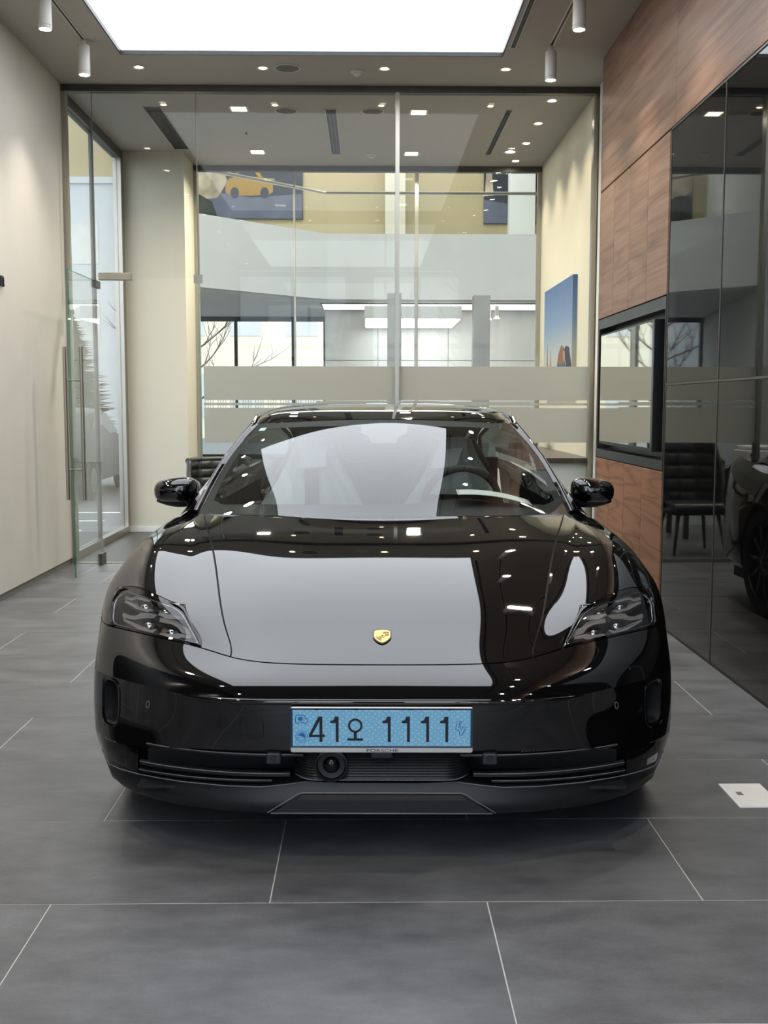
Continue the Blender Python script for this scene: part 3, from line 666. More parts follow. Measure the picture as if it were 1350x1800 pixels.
def building(name, x0, x1, y0, y1, h, m, label, face='y', rows=4, cols=6):
    t = tag(empty(name, ((x0+x1)/2, (y0+y1)/2, -.12)), label, 'building')
    w, d = (x1-x0)/2, (y1-y0)/2; MB().box(-w, w, -d, d, 0, h).build('wall', m, t); MB().box(-w-.1, w+.1, -d-.1, d+.1, h, h+.3).build('roof_edge', 'facade_grey', t)
    for r in range(rows):
        for c_ in range(cols):
            z0 = .9+r*(h-1)/rows; z1 = z0+(h-1)/rows*.55
            if face == 'y': a = -w+2*w*(c_+.22)/cols; b = -w+2*w*(c_+.78)/cols; MB().box(a, b, -d-.03, -d+.05, z0, z1).build('window', 'facade_glass', t)
            else: a = -d+2*d*(c_+.22)/cols; b = -d+2*d*(c_+.78)/cols; MB().box(w-.05, w+.03, a, b, z0, z1).build('window', 'facade_glass', t)
building('office_building', -9.4, 6, 50, 58, 16, 'facade_cream', 'cream office building seen through the hall windows', 'y', 4, 6)
building('office_building', -34, -10.2, 54, 60, 12.2, 'facade_grey', 'long grey building with a beige top floor beyond the parking lot', 'y', 3, 10)
tb = bpy.data.objects['office_building.001']; MB().box(-11.9, 11.9, -3.02, 3, 12.5, 15.4).build('top_floor', 'beige_wall', tb)
def bare_tree(loc, h, label, seed):
    rnd = random.Random(seed); t = tag(empty('bare_tree', loc), label, 'tree')
    MB().tube([(0, 0, 0), (.05, 0, h*.3), (.02, .05, h*.6), (.08, 0, h*.95)], [.16, .12, .08, .03], 8).build('trunk', 'bark', t, True)
    m = MB()
    def br(p, d, L, r, n):
        q = [p]
        for k in range(4):
            d = (d+Vector((rnd.uniform(-.25, .25), rnd.uniform(-.25, .25), rnd.uniform(-.05, .2)))).normalized(); p = p+d*L/4; q.append(p)
        m.tube(q, [r, r*.8, r*.6, r*.45, r*.2], 5)
        if n:
            for k in range(3): br(q[rnd.randint(1, 3)], (d+Vector((rnd.uniform(-.9, .9), rnd.uniform(-.9, .9), rnd.uniform(-.3, .5)))).normalized(), L*.62, r*.55, n-1)
    for k in range(14):
        z = h*(.25+.05*k); a = k*2.4; br(Vector((.05, 0, z)), Vector((math.cos(a), math.sin(a), .45)).normalized(), h*(.42-.018*k), .035, 2)
    tag(m.build('branches', 'bark', t, True), kind='stuff')
bare_tree((-5.4, 33.5, -.12), 6.2, 'bare leafless tree outside the left hall window', 3)
bare_tree((3.2, -11, -.12), 6.5, 'bare leafless tree on the street behind the viewer', 5)
def conifer(loc, h, r, m, label, seed):
    rnd = random.Random(seed); t = tag(empty('conifer', loc), label, 'tree')
    MB().tube([(0, 0, 0), (0, 0, h*.97)], [.1, .02], 7).build('trunk', 'bark', t, True)
    b = MB()
    for k in range(900):
        f = (k+.5)/900; z = h*(.12+.86*f); R = r*(1-f)**.9+.04; a = rnd.uniform(0, 6.28); d = Vector((math.cos(a), math.sin(a), rnd.uniform(-.15, .2)))
        p = Vector((0, 0, z)); e = p+d*R*rnd.uniform(.7, 1.05); s = Vector((-d.y, d.x, 0))*(.03+.05*(1-f)); up = Vector((0, 0, .03))
        mid = p.lerp(e, .55)
        b.add([p, mid+s+up, e, mid-s+up, mid-up*1.5], [(0, 1, 4), (1, 2, 4), (2, 3, 4), (3, 0, 4), (0, 3, 2, 1)])
    tag(b.build('foliage', m, t), kind='stuff')
conifer((-.70, -12.5, -.12), 4.4, 1.1, 'needles', 'pointed conifer on the street, mirrored in the glass', 8)
conifer((-11.4, 42.0, -.12), 5.6, 2.0, 'needles_dark', 'dark green conifer beyond the parked cars outside', 9)
def parked_car(loc, rz, label):
    t = tag(empty('parked_car', loc, rz), label, 'car')
    prof = [(-2.2, .35), (-2.25, .7), (-2.1, .85), (-1.2, .95), (-.6, 1.38), (.4, 1.45), (1.2, 1.2), (1.75, 1.0), (2.2, .92), (2.28, .6), (2.2, .32), (1.85, .28), (-1.9, .28)]
    def sec(k):
        s_ = (1-.10*max(0, abs(k)-.8)*5*.2); return s_
    m = MB(); P = []
    for k, wv in ((-.9, .86), (-.82, .97), (-.5, 1.0), (.5, 1.0), (.82, .97), (.9, .86)):
        P.append([(x*(.97 if abs(k) > .85 else 1), k*(1 if z < 1.0 else .82), .28+(z-.28)*wv) for x, z in prof+[prof[0]]])
    m.grid(P); m.add([p for p in P[0][:-1]], [tuple(range(len(prof)))]); m.add([p for p in P[-1][:-1]], [tuple(range(len(prof)))])
    m.build('body', 'paint_grey', t, True, angle=50)
    for sy in (-1, 1):
        MB().add([(-1.05, sy*.80, .98), (-.55, sy*.765, 1.30), (.38, sy*.765, 1.36), (1.2, sy*.80, 1.02)], [(0, 1, 2, 3)]).build('side_window', 'black_gloss', t)
        MB().bbox(2.16, 2.27, sy*.55-.2, sy*.55+.2, .68, .84, .01).build('tail_lamp', 'tail_red', t)
        for x in (-1.4, 1.4):
            w_ = MB().lathe((x, sy*.72, .32), [(.32, 0), (.33, sy*.03), (.33, sy*.17), (.28, sy*.19)], 'y', 22).build('tyre', 'tyre', t, True, angle=40); MB().lathe((x, sy*.9, .32), [(.2, 0), (.19, sy*.012)], 'y', 18).build('rim', 'steel', w_)
    return t
parked_car((-5.25, 18.4, -.12), math.radians(92), 'dark grey car parked outside the side window')
parked_car((-8.1, 21.4, -.12), math.radians(95), 'dark car parked farther back in the lot')
# ================================================================== THE BLACK CAR
def car_paint():
    m, nt, b = _mat('black_paint'); n = nt.nodes; L = nt.links
    setp(b, color=(.003, .003, .0035), rough=.02, ior=1.82, coat=0.0)
    no = n.new('ShaderNodeTexNoise'); no.inputs['Scale'].default_value = 900; rp = n.new('ShaderNodeValToRGB')
    rp.color_ramp.elements[0].color = (.002, .002, .0025, 1); rp.color_ramp.elements[1].color = (.0045, .0045, .005, 1); L.new(no.outputs['Fac'], rp.inputs[0]); L.new(rp.outputs[0], b.inputs['Base Color'])
car_paint()
mat('lip_plastic', (.011, .0115, .013), .42, .12, 60, .05, 200); mat('grille_plastic', (.013, .013, .014), .38, .1, 60)
mat('satin_edge', (.24, .24, .25), .35, .05, 40); mat('lamp_bracket', srgb(116, 114, 112), .45, .05, 30); mat('lamp_inner', (.016, .016, .017), .35, .1, 30); mat('lamp_reflector', srgb(190, 190, 196), .15, .05, 30, metal=1.0); mat('lamp_red', srgb(72, 14, 12), .4, .1, 20)
mat('seat_black', (.014, .014, .015), .5, .2, 20, .15, 80); mat('dash_black', (.012, .012, .013), .55, .2, 30); mat('gold', srgb(224, 188, 112), .3, .08, 60, metal=.7); mat('badge_red', srgb(140, 62, 50), .45, .1, 60); mat('badge_black', (.012, .012, .012), .4, .1, 60)
def film():
    m, nt, b = _mat('clear_film'); n = nt.nodes; L = nt.links; out = n['Material Output']; setp(b, color=srgb(228, 238, 232), rough=.35)
    tr = n.new('ShaderNodeBsdfTransparent'); tl = n.new('ShaderNodeBsdfTranslucent'); tl.inputs[0].default_value = (*srgb(210, 222, 214), 1)
    a = n.new('ShaderNodeMixShader'); a.inputs[0].default_value = .2; L.new(b.outputs[0], a.inputs[1]); L.new(tl.outputs[0], a.inputs[2])
    no = n.new('ShaderNodeTexNoise'); no.inputs['Scale'].default_value = 9; no.inputs['Detail'].default_value = 6; mr = n.new('ShaderNodeMapRange'); mr.inputs[1].default_value = .3; mr.inputs[2].default_value = .7; mr.inputs[3].default_value = .85; mr.inputs[4].default_value = 1.0
    L.new(no.outputs['Fac'], mr.inputs[0]); mx = n.new('ShaderNodeMixShader'); L.new(mr.outputs[0], mx.inputs[0]); L.new(tr.outputs[0], mx.inputs[1]); L.new(a.outputs[0], mx.inputs[2]); L.new(mx.outputs[0], out.inputs[0])
film()
def plate_mat():
    m, nt, b = _mat('plate_blue'); n = nt.nodes; L = nt.links
    tc = n.new('ShaderNodeTexCoord'); mp = n.new('ShaderNodeMapping'); mp.inputs['Scale'].default_value = (52, 1, 60); L.new(tc.outputs['Object'], mp.inputs[0])
    vo = n.new('ShaderNodeTexVoronoi'); vo.voronoi_dimensions = '2D'; vo.inputs['Scale'].default_value = 1.0; vo.inputs['Randomness'].default_value = .25
    sx = n.new('ShaderNodeSeparateXYZ'); L.new(mp.outputs[0], sx.inputs[0]); cb = n.new('ShaderNodeCombineXYZ'); L.new(sx.outputs['X'], cb.inputs['X']); L.new(sx.outputs['Z'], cb.inputs['Y']); L.new(cb.outputs[0], vo.inputs['Vector'])
    wv = n.new('ShaderNodeMath'); wv.operation = 'SINE'; ml = n.new('ShaderNodeMath'); ml.operation = 'MULTIPLY'; ml.inputs[1].default_value = 13; L.new(vo.outputs['Distance'], ml.inputs[0]); L.new(ml.outputs[0], wv.inputs[0])
    rp = n.new('ShaderNodeValToRGB'); e = rp.color_ramp.elements; e[0].position = .2; e[0].color = (*srgb(140, 212, 252), 1); e[1].position = .8; e[1].color = (*srgb(182, 234, 255), 1)
    L.new(wv.outputs[0], rp.inputs[0]); L.new(rp.outputs[0], b.inputs['Base Color']); setp(b, rough=.4)
plate_mat()
mat('plate_dark', (.01, .012, .02), .4, .1, 60); mat('plate_print', srgb(44, 120, 196), .45, .05, 40); mat('plate_frame_blue', srgb(34, 62, 92), .35, .05, 40)

# half-body control net (metres, car space: X lateral, Y backwards from the nose, Z up)
UP=[ # rows from the bumper lip up to the cowl ; 9 columns centre -> wheel arch
 [(0,-.005,.497),(.2,-.003,.497),(.40,.012,.494),(.54,.052,.492),(.655,.105,.500),(.765,.18,.503),(.875,.30,.497),(.95,.43,.487),(.984,.565,.475)],
 [(0,.035,.537),(.2,.037,.537),(.38,.052,.538),(.515,.095,.542),(.625,.155,.551),(.74,.225,.561),(.86,.335,.566),(.94,.455,.562),(.986,.611,.555)],
 [(0,.12,.577),(.2,.125,.5768),(.36,.148,.5775),(.468,.195,.583),(.578,.255,.602),(.705,.315,.615),(.842,.40,.626),(.925,.49,.625),(.986,.655,.62)],
 [(0,.29,.642),(.2,.295,.641),(.375,.31,.6375),(.506,.335,.637),(.618,.345,.649),(.745,.41,.672),(.862,.49,.683),(.938,.57,.670),(.987,.70,.665)],
 [(0,.5,.722),(.2,.5,.7210),(.385,.505,.7155),(.55,.51,.703),(.668,.445,.698),(.775,.515,.727),(.868,.60,.738),(.94,.67,.715),(.988,.765,.702)],
 [(0,.75,.797),(.2,.75,.796),(.40,.755,.791),(.606,.76,.779),(.705,.735,.786),(.785,.76,.804),(.862,.80,.813),(.937,.835,.782),(.988,.86,.733)],
 [(0,1.0,.853),(.2,1.0,.852),(.42,1.0,.848),(.662,.99,.840),(.74,.985,.846),(.802,.99,.854),(.865,1.0,.857),(.937,1.0,.822),(.988,.98,.736)],
 [(0,1.165,.884),(.22,1.17,.884),(.46,1.19,.884),(.715,1.21,.879),(.775,1.22,.882),(.822,1.22,.885),(.872,1.22,.877),(.937,1.2,.828),(.985,1.17,.67)],
 [(0,1.285,.912),(.24,1.30,.912),(.49,1.35,.911),(.768,1.44,.907),(.80,1.455,.905),(.835,1.47,.900),(.876,1.47,.884),(.938,1.42,.80),(.978,1.32,.38)],
]
LO=[ # rows from the lower edge of the painted bumper up to the lip
 [(0,.02,.342),(.2,.02,.342),(.4,.034,.337),(.58,.078,.328),(.70,.135,.312),(.79,.2,.296),(.885,.3,.288),(.955,.43,.283),(.978,.553,.28)],
 [(0,.004,.42),(.2,.006,.42),(.4,.02,.415),(.57,.070,.408),(.685,.134,.402),(.778,.204,.395),(.878,.310,.39),(.955,.43,.385),(.982,.546,.383)],
 UP[0]]
def _bs(t):
    return np.array([(1-t)**3,3*t**3-6*t*t+4,-3*t**3+3*t*t+3*t+1,t**3])/6.0
class Net:
    def __init__(s,rows,it=2):
        P=np.array(rows,float); P[:,7:,0]+=.011; P[:,6,0]+=.005; s.T=P; C=P.copy()
        s.nv,s.nu=P.shape[0]-1,P.shape[1]-1
        for _ in range(it):
            s._ext(C); E=np.array([[s.S(j,i) for j in range(s.nu+1)] for i in range(s.nv+1)]); C=C+(P-E)
        s._ext(C)
    def _ext(s,C):
        m=np.array([-1,1,1.])
        L=C[:,1:2]*m; Rr=2*C[:,-1:]-C[:,-2:-1]
        A=np.concatenate([L,C,Rr],1)
        A=np.concatenate([2*A[:1]-A[1:2],A,2*A[-1:]-A[-2:-1]],0); s.C=A
    def S(s,u,v):
        sg=1.
        if u<0: u=-u; sg=-1.
        i=min(int(u),s.nu-1); j=min(max(int(v),0),s.nv-1)
        bu=_bs(u-i); bv=_bs(v-j)
        p=np.einsum('a,b,abc->c',bv,bu,s.C[j:j+4,i:i+4]); p[0]*=sg
        return p
    def N(s,u,v,h=1e-3):
        a=s.S(u+h,v)-s.S(u-h,v); v0=max(v-h,0);v1=min(v+h,s.nv)
        b=s.S(u,v1)-s.S(u,v0); n=np.cross(a,b); return n/np.linalg.norm(n)


car = tag(empty('car', (.042, 3.12, 0), -.019), 'glossy black sports saloon facing the viewer on grey tiles', 'car')
NA, NB = Net(UP), Net(LO)
def sgrid(net, us, vs_, sg=1, off=0.0):
    P = []
    for v in vs_:
        row = []
        for u in us:
            p = net.S(u, v)
            if off: p = p+net.N(u, v)*off*NSIGN
            row.append((p[0]*sg, p[1], p[2]))
        P.append(row)
    return P
_t = NA.N(1.0, 5.0); NSIGN = 1.0 if _t[2] > 0 else -1.0
def flange(mb, loop, d):
    """folded-in rim along a closed or open border (list of (point, inward vector))"""
    P = [[p for p, _ in loop], [tuple(np.array(p)+np.array(w)*d) for p, w in loop]]
    mb.grid(P)
def panel(name, net, u0, u1, v0, v1, material, parent, sg=1, nu=30, nv=30, gap=.0028, off=0.0, rim=.014):
    pm = net.S((u0+u1)/2, (v0+v1)/2)
    lu = np.linalg.norm(net.S(u1, (v0+v1)/2)-net.S(u0, (v0+v1)/2))/abs(u1-u0); lv = np.linalg.norm(net.S((u0+u1)/2, v1)-net.S((u0+u1)/2, v0))/abs(v1-v0)
    if isinstance(gap, (int, float)): gap = (gap,)*4
    us = np.linspace(u0+gap[0]/lu, u1-gap[1]/lu, nu); vs_ = np.linspace(v0+gap[2]/lv, v1-gap[3]/lv, nv)
    mb = MB(); P = sgrid(net, us, vs_, sg, off); mb.grid(P)
    if rim:
        Q = sgrid(net, us, vs_, sg, off-rim)
        for a, b in ((P[0], Q[0]), (P[-1], Q[-1])): mb.grid([a, b])
        for k in (0, -1): mb.grid([[r[k] for r in P], [r[k] for r in Q]])
    return mb.build(name, material, parent, True, angle=50)
# ---- painted front panels
panel('hood', NA, -3, 3, 2, 8, 'black_paint', car, 1, 73, 73, (.0028, .0028, .0028, .0))
# bumper skin : lip to hood line, and lower face
bp_ = MB()
for sg in (1,):
    us = np.linspace(-8, 8, 161)
    bp_.grid(sgrid(NA, us, np.linspace(0, 2-.03, 22)))
    us2, vs2 = np.linspace(-8, 8, 321), np.linspace(0, 2, 51); P = sgrid(NB, us2, vs2); k0 = len(bp_.v); bp_.v += [tuple(map(float, p)) for r in P for p in r]
    for j in range(50):
        for i in range(320):
            u, v = abs(us2[i]+us2[i+1])/2, (vs2[j]+vs2[j+1])/2
            if ((u-5.97)/.35)**4+((v-1.20)/.68)**4 < 1: continue
            q = k0+j*321+i; bp_.f.append((q, q+1, q+322, q+321))
    a = sgrid(NB, us, [0])[0]; bp_.grid([a, [(p[0]*.985, p[1]+.03, p[2]+.004) for p in a]])
    a = sgrid(NA, us, [2-.03])[0]; bp_.grid([a, [(p[0]*.99, p[1]+.015, p[2]-.012) for p in a]])
bumper = bp_.build('front_bumper', 'black_paint', car, True, angle=42)
bd = [NA.S(u, 0) for u in np.linspace(-3.6, 3.6, 91)]
MB().tube([(p[0], p[1]+.004, p[2]-.003) for p in bd], [.0035+.0055*min(1, (3.6-abs(u))*1.2) for u in np.linspace(-3.6, 3.6, 91)], 12).build('lip_bead', 'black_paint', bumper, True)
# inner liner that closes the gaps
ln = MB()
ln.grid(sgrid(NA, np.linspace(-3.9, 3.9, 81), np.linspace(1.9, 8, 40), 1, -.02))
for sg in (1, -1): ln.grid(sgrid(NA, np.linspace(3.5, 8, 30), np.linspace(4.1, 8, 30), sg, -.02)); ln.grid(sgrid(NA, np.linspace(6.7, 8, 14), np.linspace(1.6, 4.2, 14), sg, -.02))
ln.build('inner_liner', 'black_matte', car, True)
HU0, HU1 = 3.93, 6.82
for sg in (1, -1):
    fm = MB()
    P = sgrid(NA, np.linspace(3.03, HU0, 16), np.linspace(2.02, 4.0, 20), sg); fm.grid(P)
    P = sgrid(NA, np.linspace(HU1, 8, 22), np.linspace(2.02, 4.0, 20), sg); fm.grid(P)
    us = sorted(set(np.round(np.concatenate([np.linspace(3.03, HU0, 16), np.linspace(HU0, HU1, 40), np.linspace(HU1, 8, 22)]), 5)))
    fm.grid(sgrid(NA, us, np.linspace(4.0, 8, 64), sg))
    a = sgrid(NA, [3.03], np.linspace(2.02, 8, 80), sg); b = sgrid(NA, [3.03], np.linspace(2.02, 8, 80), sg, -.014); fm.grid([[r[0] for r in a], [r[0] for r in b]])
    # wheel-arch lip
    e = [r[0] for r in sgrid(NA, [8], np.linspace(0, 8, 60), sg)]; fm.grid([e, [(p[0]*.955, p[1], p[2]) for p in e]])
    fe = fm.build('fender', 'black_paint', car, True, angle=42)
# ---- head lamps
BARS = {
 'a': [(3.95, 3.57), (3.97, 3.71), (4.35, 3.7), (4.94, 3.35), (5.0, 3.19), (4.78, 3.15), (4.43, 3.35), (4.17, 3.55)],
 'b': [(3.99, 3.72), (4.16, 3.88), (4.35, 3.93), (4.9, 3.86), (4.93, 3.77), (4.42, 3.85), (4.23, 3.79), (4.05, 3.66)],
 'c': [(4.04, 2.73), (4.03, 3.04), (4.25, 3.05), (4.34, 3.27), (4.51, 3.27), (4.97, 3.09), (5.05, 2.83), (4.65, 2.92), (4.52, 2.85), (4.48, 2.63), (4.22, 2.61), (4.12, 2.46)],
 'd': [(4.22, 2.61), (4.61, 2.54), (4.74, 2.42), (5.11, 2.33), (5.14, 2.21), (4.92, 2.13), (4.72, 2.19), (4.54, 2.37), (4.26, 2.45)],
 'e': [(5.18, 3.8), (5.5, 3.83), (5.79, 3.78), (5.97, 3.68), (6.32, 3.74), (6.31, 3.59), (5.94, 3.53), (5.77, 3.66), (5.25, 3.7)],
 'f': [(5.70, 3.44), (6.25, 3.54), (6.27, 3.42), (5.91, 3.28), (5.72, 3.18), (5.35, 3.16), (5.11, 3.37), (5.19, 3.38), (5.59, 3.27)],
 'g': [(5.01, 3.20), (5.21, 3.16), (5.57, 3.04), (5.74, 2.85), (5.94, 2.8), (6.25, 2.9), (6.29, 2.77), (6.25, 2.63), (5.82, 2.65), (5.51, 2.81), (5.21, 2.92)],
 'h': [(5.18, 2.47), (5.36, 2.36), (5.64, 2.42), (5.83, 2.51), (6.25, 2.61), (6.23, 2.5), (5.93, 2.36), (5.7, 2.26), (5.41, 2.18), (5.31, 2.26)]}
LENS = [[(5.23, 3.72), (5.76, 3.65), (5.69, 3.33), (5.25, 3.44)], [(4.40, 3.86), (4.89, 3.77), (4.94, 3.38), (4.42, 3.66)], [(4.55, 2.78), (5.03, 2.73), (5.1, 2.37), (4.63, 2.56)], [(5.22, 2.87), (5.66, 2.74), (5.64, 2.45), (5.32, 2.54)]]
def pt(net, u, v, sg, off): 
    p = net.S(u, v)+net.N(u, v)*off*NSIGN; return (p[0]*sg, p[1], p[2])
for sg in (1, -1):
    hl = MB()
    us, vv = np.linspace(HU0-.03, HU1+.03, 26), np.linspace(1.97, 4.03, 18)
    P = sgrid(NA, us, vv, sg, -.065); Q = sgrid(NA, us, vv, sg, -.004); hl.grid(P)
    for a, b in ((P[0], Q[0]), (P[-1], Q[-1])): hl.grid([a, b])
    for k in (0, -1): hl.grid([[r[k] for r in P], [r[k] for r in Q]])
    head = hl.build('headlight', 'lamp_inner', car, True, angle=40)
    head['label'] = 'angular headlight with four lamp modules'
    MB().grid(sgrid(NA, np.linspace(HU0+.01, HU1-.01, 40), np.linspace(2.03, 3.985, 26), sg, -.0015)).build('lens', 'lamp_lens', head, True)
    # black rim with rounded inner corners
    def rr(t, inset, rad):
        u0, u1, v0, v1 = HU0+inset*.8, HU1-inset*.9, 2.0+inset, 4.0-inset; pts = []
        for cu, cv, a0, ru, rv in ((u1-rad[0], v1-rad[0]*1.2, 0, rad[0], rad[0]*1.2), (u0+rad[1], v1-rad[1], 90, rad[1], rad[1]), (u0+rad[2], v0+rad[2], 180, rad[2], rad[2]), (u1-rad[3], v0+rad[3], 270, rad[3], rad[3])):
            for k in range(9): a = math.radians(a0+k*90/8); pts.append((cu+ru*math.cos(a), cv+rv*math.sin(a)))
        return pts
    n_ = 36
    inner = rr(0, .13, (.55, .34, .1, .34)); outer = rr(0, -.005, (.16, .1, .02, .12))
    rm = MB(); rows = []
    for f_, h_ in ((0, -.003), (.25, .0035), (.75, .0035), (1, -.016)):
        row = []
        for (a, b), (c_, d_) in zip(outer+outer[:1], inner+inner[:1]):
            u, v = a+(c_-a)*f_, b+(d_-b)*f_; row.append(pt(NA, min(u, 8), v, sg, h_))
        rows.append(row)
    rm.grid(rows); rm.build('rim', 'black_gloss', head, True, angle=60)
    ib = MB(); ib.tube([pt(NA, u, v, sg, -.006) for u, v in rr(0, .17, (.52, .32, .1, .32))], .0022, 5, True); ib.build('inner_bezel', 'lamp_reflector', head, True)
    for k, poly in BARS.items():
        mb = MB(); n2 = len(poly); A = [pt(NA, u, v, sg, -.016) for u, v in poly]; B = [pt(NA, u, v, sg, -.040) for u, v in poly]
        mb.add(A+B, [tuple(range(n2))]+[(i, (i+1) % n2, n2+(i+1) % n2, n2+i) for i in range(n2)]); mb.build('lamp_bracket', 'lamp_bracket', head)
    for q in LENS:
        cu, cv = sum(a for a, _ in q)/4, sum(b for _, b in q)/4
        c0 = Vector(pt(NA, cu, cv, sg, -.045)); nn = Vector(pt(NA, cu, cv, sg, 0))-c0; nn.normalize(); fwd = (nn+Vector((0, -1.2, 0))).normalized()
        bx = MB().add([pt(NA, a, b, sg, -.030) for a, b in q]+[pt(NA, a, b, sg, -.062) for a, b in q], [(0, 1, 2, 3), (0, 1, 5, 4), (1, 2, 6, 5), (2, 3, 7, 6), (3, 0, 4, 7)]).build('lamp_module', 'lamp_inner', head)
        x = fwd.cross(Vector((0, 0, 1))).normalized(); y = x.cross(fwd)
        m = MB(); R_ = .017; rows = []
        for th in np.linspace(0, math.pi/2, 6): rows.append([tuple(c0+fwd*(.012+math.sin(th)*.010)+(x*math.cos(a)+y*math.sin(a))*R_*math.cos(th)) for a in np.linspace(0, 2*math.pi, 17)])
        m.grid(rows); m.build('projector_lens', 'lamp_reflector', bx, True)
    if sg == -1:
        MB().add([pt(NA, u, v, sg, -.058) for u, v in ((4.6, 2.15), (5.5, 2.15), (5.3, 2.9), (4.7, 2.9))], [(0, 1, 2, 3)]).build('red_trim', 'lamp_red', head)
# ---- lower front : corner blocks, grille slats, centre panel, splitter
CT = [(.765, .19, .296), (.79, .205, .293), (.84, .25, .288), (.893, .30, .286), (.965, .43, .281), (.988, .553, .278)]
CB = [(.768, .19, .205), (.79, .205, .203), (.835, .25, .200), (.885, .305, .200), (.945, .43, .208), (.962, .553, .215)]
def lerp3(a, b, t): return tuple(a[i]+(b[i]-a[i])*t for i in range(3))
for sg in (1, -1):
    m = MB(); rows = []
    for t in np.linspace(0, 1, 8): rows.append([(lambda p: (p[0]*sg, p[1]-.006*math.sin(math.pi*t), p[2]))(lerp3(b, a, t)) for a, b in zip(CT, CB)])
    m.grid(rows)
    m.grid([[r[0] for r in rows], [(r[0][0]-.02*sg, r[0][1]+.10, r[0][2]) for r in rows]])
    o = m.build('corner_trim', 'black_gloss', car, True, angle=50)
# splitter (matte lip)
ST = [(0, .028, .240), (.12, .028, .240), (.225, .028, .245), (.29, .028, .236), (.36, .03, .228), (.47, .05, .224), (.61, .097, .220), (.70, .145, .216), (.768, .19, .212), (.835, .25, .206), (.885, .305, .204), (.943, .43, .211), (.962, .553, .216)]
SB = [(0, .014, .150), (.12, .014, .150), (.225, .014, .150), (.29, .015, .150), (.36, .019, .1495), (.47, .038, .148), (.61, .086, .147), (.70, .134, .147), (.768, .182, .148), (.83, .246, .150), (.878, .31, .155), (.925, .43, .168), (.94, .553, .185)]
m = MB()
full = lambda L: [(-p[0], p[1], p[2]) for p in L[:0:-1]]+L
T_, B_ = full(ST), full(SB); rows = []
for t in np.linspace(0, 1, 9): rows.append([(lambda p: (p[0], p[1]-.014*math.sin(math.pi*min(1, t*1.15))**.8 if t < .87 else p[1]-.004, p[2]))(lerp3(b, a, t)) for a, b in zip(T_, B_)])
m.grid(rows); m.grid([rows[0], [(p[0]*.97, p[1]+.25, p[2]-.012) for p in rows[0]]]); m.grid([rows[-1], [(p[0]*.98, p[1]+.07, p[2]+.002) for p in rows[-1]]])
spl = m.build('front_splitter', 'lip_plastic', car, True, angle=45)
# trapezoid recess of the splitter with satin edges
m = MB(); yf = .006
poly = [(-.325, .156), (.325, .156), (.238, .213), (-.238, .213)]
m.prism(poly, .006, lambda x, z, h: (x, yf+.0015-h, z)); ins = m.build('lip_insert', 'black_satin', spl)
MB().prism([(-.250, .196), (.250, .196), (.236, .212), (-.236, .212)], .002, lambda x, z, h: (x, yf-.0045-h, z)).build('insert_step', 'dark_grey', ins)
MB().tube([(-.34, yf-.004, .156), (-.25, yf-.004, .213), (-.235, yf-.005, .2175), (.235, yf-.005, .2175), (.25, yf-.004, .213), (.34, yf-.004, .156)], .0022, 6).build('edge_line', 'satin_edge', ins, True)
MB().tube([(-.33, yf-.004, .1545), (.33, yf-.004, .1545)], .0022, 6).build('edge_line', 'satin_edge', ins, True)
edge = [(p[0], p[1]-.012, p[2]+.0015) for p in T_]
MB().tube([q for q in edge if q[0] < -.22], .0016, 5).build('edge_line', 'satin_edge', spl, True); MB().tube([q for q in edge if q[0] > .22], .0016, 5).build('edge_line', 'satin_edge', spl, True)
# dark cavity behind the opening
cav = MB().box(-.82, .82, .26, .30, .18, .36).build('air_duct', 'black_matte', car)
MB().box(-.75, .75, .10, .26, .195, .205).build('duct_floor', 'black_matte', cav)
# side intake slats
def slat(z0, z1, x0, x1, th, parent, m='grille_plastic', dy=0.0):
    for sg in (1, -1):
        pts = []
        for t in np.linspace(0, 1, 9):
            x = x0+(x1-x0)*t; y = .045+.24*max(0, (x-.30))**2.0*2.6+dy; pts.append((sg*x, y, z0+(z1-z0)*t))
        mb = MB(); mb.grid([[(p[0], p[1], p[2]-th) for p in pts], [(p[0], p[1]-.012, p[2]-th*.6) for p in pts], [(p[0], p[1]-.012, p[2]+th*.6) for p in pts], [(p[0], p[1], p[2]+th) for p in pts]]); mb.build('intake_slat', m, parent, True, angle=30)
        MB().tube([(p[0], p[1]-.013, p[2]+th*.5) for p in pts], .0016, 5).build('slat_edge', 'satin_edge', parent, True)
slat(.322, .318, .235, .73, .006, car); slat(.262, .255, .275, .755, .009, car); slat(.240, .228, .33, .76, .006, car, dy=.006)
for sg in (1,):   # radiator fins seen behind the right intake
    for k in range(24): MB().box(.44+k*.0115, .446+k*.0115, .20, .24, .275+.0006*k, .305+.0006*k).build('radiator_fin', 'satin_edge', cav)
# centre radar panel with ridges
m = MB(); zs = np.linspace(.252, .345, 23)
def cx_(x): return .012+.9*max(0, abs(x)-.20)**2*14
rows = []
for i, z in enumerate(zs):
    rows.append([(x, cx_(x)+.014+(.0032 if i % 2 else 0), z) for x in np.linspace(-.268, .268, 31)])
m.grid(rows); m.grid([[r[0] for r in rows], [(r[0][0], .12, r[0][2]) for r in rows]]); m.grid([[r[-1] for r in rows], [(r[-1][0], .12, r[-1][2]) for r in rows]])
rad = m.build('radar_panel', 'grille_plastic', car, True, angle=25)
MB().tube([(x, cx_(x)+.010, .250+.03*max(0, abs(x)-.2)**1.2) for x in np.linspace(-.262, .262, 25)], .0022, 5).build('edge_line', 'satin_edge', rad, True)
s_ = MB().lathe((-.150, .030, .298), [(.050, 0), (.050, -.022), (.044, -.024), (.040, -.014), (.028, -.012)], 'y', 28, cap1=True).build('radar_sensor', 'black_satin', rad, True, angle=35)
m = MB(); rows = [[(-.150+.026*math.cos(a)*math.cos(t), .020-.016*math.sin(t), .298+.026*math.sin(a)*math.cos(t)) for a in np.linspace(0, 2*math.pi, 21)] for t in np.linspace(0, math.pi/2, 7)]
